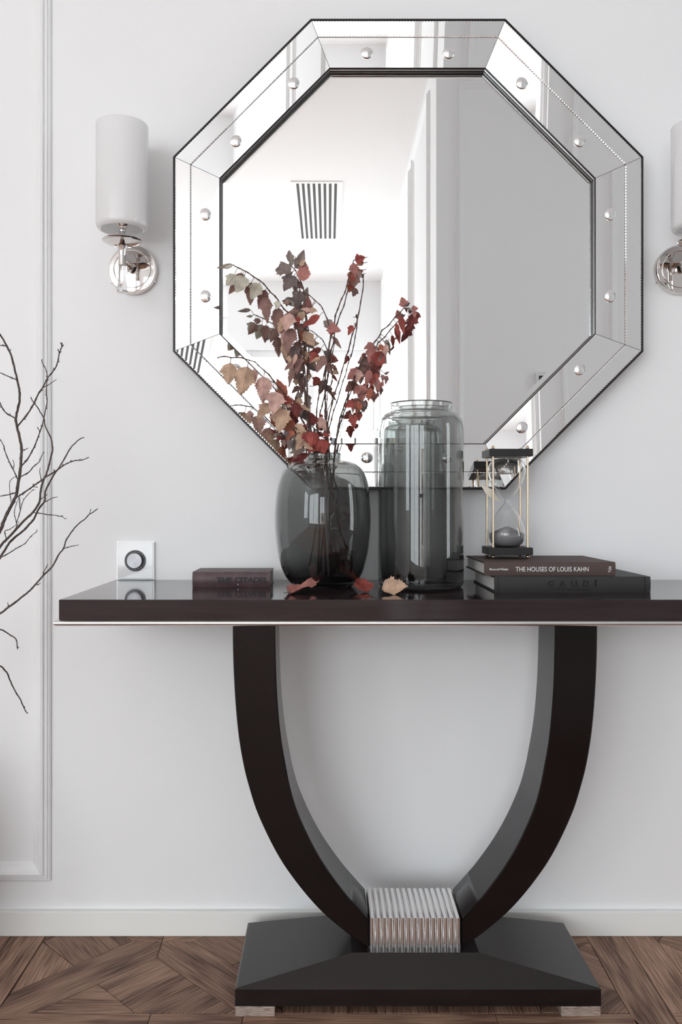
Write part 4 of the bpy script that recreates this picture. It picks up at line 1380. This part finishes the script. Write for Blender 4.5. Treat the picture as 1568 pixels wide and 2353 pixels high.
# ------------------------------------------------------------------ fallen leaves on the console
def fallen(label, px0, px1, w, code, lift, seed):
    """leaf lying on the tabletop, base at pixel px0, tip at px1 (points of the table plane)"""
    rng = random.Random(seed)
    def onto(px, py):
        d = (HZ - TZ) * F / (py - VY)
        return Vector(((px - VX) * d / F, d - EYE, TZ))
    p0, p1 = onto(*px0), onto(*px1)
    L = (p1 - p0).length
    bm = leaf_mesh(L, w, rng, 0.45, 0.5, 0.8)
    tube(bm, catmull([Vector((0, 0, 0)), Vector((0.002, -0.010, 0.003)), Vector((0.0, -0.022, 0.001))], 4), 0.0006, 5, 1)
    yv = (p1 - p0).normalized()
    zv = (Vector((0, 0, 1)) + Vector((0, -0.55, 0)) * lift); zv = (zv - yv * zv.dot(yv)).normalized()
    xv = yv.cross(zv)
    mtx = Matrix(((xv.x, yv.x, zv.x, 0), (xv.y, yv.y, zv.y, 0), (xv.z, yv.z, zv.z, 0), (0, 0, 0, 1)))
    bmesh.ops.transform(bm, matrix=mtx, verts=bm.verts)
    zmin = min(v.co.z for v in bm.verts)
    bmesh.ops.translate(bm, verts=bm.verts, vec=(0, 0, -zmin + 0.0002))
    o = obj('fallen_leaf', bm, [LEAF[code], M_stem], None, True, p0)
    tag(o, label, 'leaf', 'fallen leaves on the console')
    return o


fallen('fallen pinkish red leaf curled long before the round vase', (666, 1366), (737, 1353), 0.036, 'Q', 1.0, 3)
fallen('fallen small crumpled red leaf standing in the gap between the two vases', (846, 1362), (822, 1350), 0.040, 'R', 1.4, 8)
fallen('fallen tan and rust leaf lying before the tall vase', (882, 1364), (938, 1364), 0.052, 'B', 1.5, 12)

# ------------------------------------------------------------------ floor vase with bare branches, just outside the frame on the left
PD = 1.64
potx, poty = -0.86, PD - EYE
pot = tag(obj('floor_vase', lathe([(0.0, 0.0005), (0.085, 0.0005), (0.10, 0.02), (0.118, 0.14), (0.110, 0.28), (0.075, 0.38), (0.055, 0.42), (0.060, 0.44), (0.052, 0.44), (0.047, 0.42), (0.066, 0.38), (0.10, 0.28), (0.108, 0.14), (0.09, 0.03), (0.0, 0.02)], 48, 'Z', (0, 0, 0)), M_pot, None, True, (potx, poty, 0)),
          'tall grey ceramic floor vase standing beside the console under the bare branches', 'vase')
c1 = lambda x, y: (x / 4.523, y / 4.523 + 740)
c2 = lambda x, y: (x / 4.523, y / 4.523 + 1140)


def bare(label, main, mapm, tail, r0, r1, twigs, dtip, drift=0.0):
    """main from the frame edge inwards; tail = pixels outside the frame that lead down into the floor vase"""
    rng = random.Random(sum(map(ord, label)))
    px = list(tail) + [mapm(*q) for q in main]
    n = len(px)
    foot = Vector((potx + rng.uniform(-.03, .03), poty + rng.uniform(-.03, .03), 0.10))
    mouth = Vector((potx + rng.uniform(-.025, .025), poty + rng.uniform(-.025, .025), 0.44))
    pts = [foot, mouth]
    for i, q in enumerate(px):
        f = i / (n - 1)
        pts.append(P(q[0], q[1], PD + (dtip - PD) * f))
    t = thing('bare_branch', label, 'branch', foot, 'bare branches in the floor vase')
    bm, sm = stem_mesh(pts, r0, r1, rng, 0.16, 8, 7)
    bmesh.ops.translate(bm, verts=bm.verts, vec=-foot)
    obj('stem', bm, M_twig, t, 'all')
    allp = list(sm)
    for mp_, ps, rt in twigs:
        q3 = []
        for i, q in enumerate(ps):
            u, v = mp_(*q)
            if i == 0:
                near = min(allp, key=lambda s: (VX + s.x * F / (s.y + EYE) - u) ** 2 + (VY - (s.z - HZ) * F / (s.y + EYE) - v) ** 2)
                d0 = near.y + EYE
                q3.append(near.copy())
                sl = rng.uniform(-0.012, 0.012)
            else:
                q3.append(P(u, v, d0 + sl * i))
        bm, s2 = stem_mesh(q3, rt, rt * 0.55, rng, 0.35, 6, 4)
        # little side buds
        for k in range(3, len(s2) - 1, 7):
            dv = (s2[k + 1] - s2[k]).normalized()
            sd = dv.cross(Vector((0, 1, 0))) * rng.choice((-1, 1))
            tube(bm, [s2[k], s2[k] + sd * rt * 1.6 + dv * rt * 1.6, s2[k] + sd * rt * 2.0 + dv * rt * 3.2], [rt * .7, rt * .6, rt * .2], 5)
        bmesh.ops.translate(bm, verts=bm.verts, vec=-foot)
        obj('twig', bm, M_twig, t, 'all')
        allp += s2
    return t


TW = 0.0011
bare('thickest bare branch, rising along the picture edge with long side twigs', [(0, 2170), (30, 2090), (75, 1990), (120, 1900), (165, 1810), (185, 1700), (205, 1590), (215, 1480), (222, 1380), (225, 1320), (205, 1200), (180, 1110), (165, 1000), (185, 900), (205, 800), (200, 700), (180, 600), (150, 480), (115, 350), (70, 250), (0, 130), (-90, 40)], c1,
     [(-200, 1680), (-130, 1480), (-60, 1330)], 0.0036, 0.0016, [
    (c1, ((165, 1005), (70, 950), (20, 885), (0, 840), (-40, 760)), 0.0015), (c1, ((180, 610), (100, 570), (0, 527), (-60, 500)), 0.0012), (c1, ((65, 252), (20, 243), (-40, 250)), 0.0012), (c1, ((105, 310), (112, 285)), 0.001),
    (c1, ((185, 1085), (290, 950), (350, 850), (400, 745), (450, 670), (490, 590), (550, 515), (583, 465), (605, 390), (617, 320), (640, 260), (645, 215)), 0.0016),
    (c1, ((445, 680), (500, 655), (540, 630), (588, 595)), 0.0008), (c1, ((617, 320), (600, 283)), 0.001), (c1, ((640, 262), (662, 241)), 0.001),
    (c1, ((222, 1495), (290, 1420), (350, 1310), (380, 1240), (415, 1140), (440, 1070), (470, 930), (490, 820), (480, 720), (490, 570), (475, 490), (440, 425), (433, 395)), 0.0014),
    (c1, ((405, 1145), (390, 1090)), 0.0009), (c1, ((215, 1615), (300, 1560), (350, 1500), (405, 1455), (430, 1400), (453, 1350)), 0.0011), (c1, ((230, 1340), (260, 1325), (293, 1310)), 0.001),
    (c1, ((190, 1665), (160, 1580), (100, 1460), (50, 1340), (40, 1290), (0, 1220), (-30, 1180)), 0.0013), (c1, ((140, 1535), (145, 1480), (133, 1430)), 0.0008),
    (c1, ((172, 1832), (270, 1760), (340, 1710), (480, 1610), (600, 1535), (660, 1490), (720, 1460), (780, 1440), (850, 1435), (925, 1405)), 0.0014), (c1, ((350, 1705), (395, 1718)), 0.0008), (c1, ((355, 1700), (347, 1680)), 0.0008),
    (c1, ((175, 1768), (110, 1790), (0, 1810), (-60, 1820)), 0.0012), (c1, ((118, 1885), (103, 1780), (103, 1660), (160, 1605)), 0.0008), (c1, ((205, 1810), (210, 1960), (205, 1780)), 0.0007)], 1.70)
bare('slender bare branch crossing the panel moulding, curling back at its tip', [(0, 2340), (70, 2260), (180, 2140), (270, 2045), (340, 1980), (410, 1870), (420, 1780), (440, 1680), (480, 1580), (510, 1480), (530, 1400), (548, 1330), (545, 1290), (530, 1210), (470, 1080), (455, 1000), (390, 890), (335, 815), (320, 780)], c1,
     [(-205, 1690), (-140, 1520), (-60, 1350)], 0.0028, 0.0009, [
    (c1, ((440, 1685), (425, 1620), (413, 1555), (418, 1515)), 0.0009), (c1, ((345, 1980), (420, 1988), (510, 2005), (570, 2008), (640, 2022), (680, 2048)), 0.0010), (c1, ((625, 2020), (655, 2012)), 0.0007),
    (c1, ((180, 2140), (165, 2060), (148, 1990), (160, 1920), (192, 1830)), 0.0009), (c1, ((170, 2095), (210, 1965), (245, 1850), (330, 1755), (355, 1740)), 0.0009), (c1, ((420, 1850), (495, 1790)), 0.0009), (c1, ((115, 2270), (130, 2200), (200, 2070)), 0.0008), (c1, ((0, 2200), (50, 2175), (100, 2155), (175, 2105)), 0.0010)], 1.69)
bare('bare branch forking out below the crossing twigs, reaching onto plain wall', [(0, 640), (50, 560), (115, 465), (230, 370), (300, 300), (350, 240), (405, 130), (465, 50), (470, -40), (500, -110), (565, -230), (610, -290), (690, -425), (720, -480), (750, -520), (790, -560), (835, -595), (875, -610)], c2,
     [(-210, 1700), (-140, 1540), (-60, 1380)], 0.0026, 0.0009, [
    (c2, ((465, 60), (500, 45), (540, 22), (600, 8)), 0.0009), (c2, ((408, 135), (415, 110), (430, 85)), 0.0008), (c2, ((5, 640), (80, 600), (160, 550), (250, 500), (275, 475), (330, 410), (385, 370)), 0.0010), (c2, ((385, 372), (378, 355)), 0.0008), (c2, ((380, 180), (378, 160)), 0.0008), (c2, ((568, -228), (562, -275)), 0.0012)], 1.715)
bare('long bare branch sweeping up towards the corner of the console', [(0, 1220), (80, 1160), (160, 1105), (220, 1055), (290, 1000), (350, 940), (445, 830), (545, 730), (610, 610), (660, 545), (680, 480), (710, 420), (765, 345), (820, 285), (880, 240), (930, 190), (985, 155), (1015, 130)], c2,
     [(-210, 1720), (-150, 1560), (-70, 1450)], 0.0024, 0.0009, [
    (c2, ((660, 548), (715, 530), (760, 518), (820, 508)), 0.0009), (c2, ((445, 832), (455, 785), (480, 745), (498, 708)), 0.0009), (c2, ((370, 925), (400, 918), (420, 903)), 0.0009), (c2, ((80, 1160), (84, 1130), (78, 1105)), 0.0010), (c2, ((933, 190), (943, 132)), 0.0008)], 1.73)
bare('short bare twig drooping at the picture edge below the tabletop level', [(0, 1387), (40, 1400), (100, 1440), (150, 1470), (172, 1505), (178, 1560), (182, 1592)], c2,
     [(-220, 1720), (-190, 1560), (-120, 1450), (-60, 1435)], 0.0020, 0.0008, [(c2, ((182, 1560), (196, 1578)), 0.0009), (c2, ((110, 1445), (105, 1455)), 0.0009)], 1.66)
bare('lowest bare twig, hanging steeply in front of the panel moulding', [(0, 1765), (40, 1800), (75, 1840), (90, 1880), (130, 1970), (165, 2040), (210, 2110), (240, 2180), (265, 2230), (288, 2260)], c2,
     [(-215, 1740), (-180, 1620), (-110, 1520), (-50, 1510)], 0.0020, 0.0009, [(c2, ((75, 1840), (62, 1822)), 0.0009), (c2, ((232, 2165), (258, 2200)), 0.0010)], 1.67)

# ------------------------------------------------------------------ things seen only as reflections
# linear ceiling grille over the living room
gx0, gx1 = (668 - VX) * 6.03 / F, (788 - VX) * 6.03 / F
gy0, gy1 = -(7.34 - EYE), -(6.03 - EYE)
gr = thing('ceiling_grille', 'white ceiling air grille with dark slots, seen in the mirror', 'vent', ((gx0 + gx1) / 2, (gy0 + gy1) / 2, CEIL))
bm = bmesh.new()
hx_, hy_ = (gx1 - gx0) / 2, (gy1 - gy0) / 2
sl = hx_ * 2 * 94 / 120 / 15
obj('grille_frame', (lambda b: (box(b, -hx_, -7.5 * sl, -hy_, hy_, -0.006, 0), box(b, 7.5 * sl, hx_, -hy_, hy_, -0.006, 0), box(b, -7.5 * sl, 7.5 * sl, -hy_, -hy_ + 0.03, -0.006, 0), box(b, -7.5 * sl, 7.5 * sl, hy_ - 0.03, hy_, -0.006, 0), b)[-1])(bmesh.new()), M_ceiling, gr)
obj('grille_slots', B(-7.5 * sl, 7.5 * sl, -hy_ + 0.03, hy_ - 0.03, -0.002, 0.0), M_vent, gr)
for k in range(7):
    obj('grille_blade', B((2 * k - 6) * sl - sl * .5, (2 * k - 6) * sl + sl * .5, -hy_ + 0.03, hy_ - 0.03, -0.006, -0.002), M_ceiling, gr)
# intercom panel on the wall opposite
ic_ = thing('intercom_panel', 'white intercom panel with a dark screen, reflected low in the mirror', 'intercom', (1.095, PART_Y, 1.497))
obj('housing', B(-0.085, 0.085, 0, 0.020, -0.11, 0.093, 0.003, 2), M_switch, ic_, True)
obj('screen', B(-0.071, 0.071, 0.0201, 0.021, -0.04, 0.0765), M_screen, ic_)
# balcony and the house across the street, reflected in the vases
bal = thing('balcony_railing', 'dark iron balcony railing outside the glazed door, reflected in the vases', 'railing', (-0.15, FAR - 0.7, 0))
obj('rail', B(-0.9, 0.9, -0.02, 0.02, 1.02, 1.06), M_iron, bal)
obj('rail', B(-0.9, 0.9, -0.015, 0.015, 0.12, 0.15), M_iron, bal)
for k in range(13):
    obj('baluster', B(-0.9 + k * 0.148, -0.88 + k * 0.148, -0.01, 0.01, 0.15, 1.02), M_iron, bal)
struct('balcony_slab', B(-1.2, 0.9, FAR - 0.8, FAR - 0.13, -0.1, 0.0), M_pot)
hs_ = thing('far_house', 'pale brick house across the street, reflected in the vases', 'house', (0.4, -16, -3))
hs_['kind'] = 'structure'
obj('facade', B(-1.6, 1.6, -0.3, 0.3, 0, 5), M_facade, hs_)
for zz_ in (0.6, 3.1):
    for xx_ in (-0.9, 0.5):
        w_ = obj('window_frame', B(xx_, xx_ + 0.7, 0.3, 0.34, zz_, zz_ + 1.5), M_trim, hs_)
        obj('window_pane', B(xx_ + 0.06, xx_ + 0.64, 0.341, 0.345, zz_ + 0.06, zz_ + 1.44), M_screen, w_)
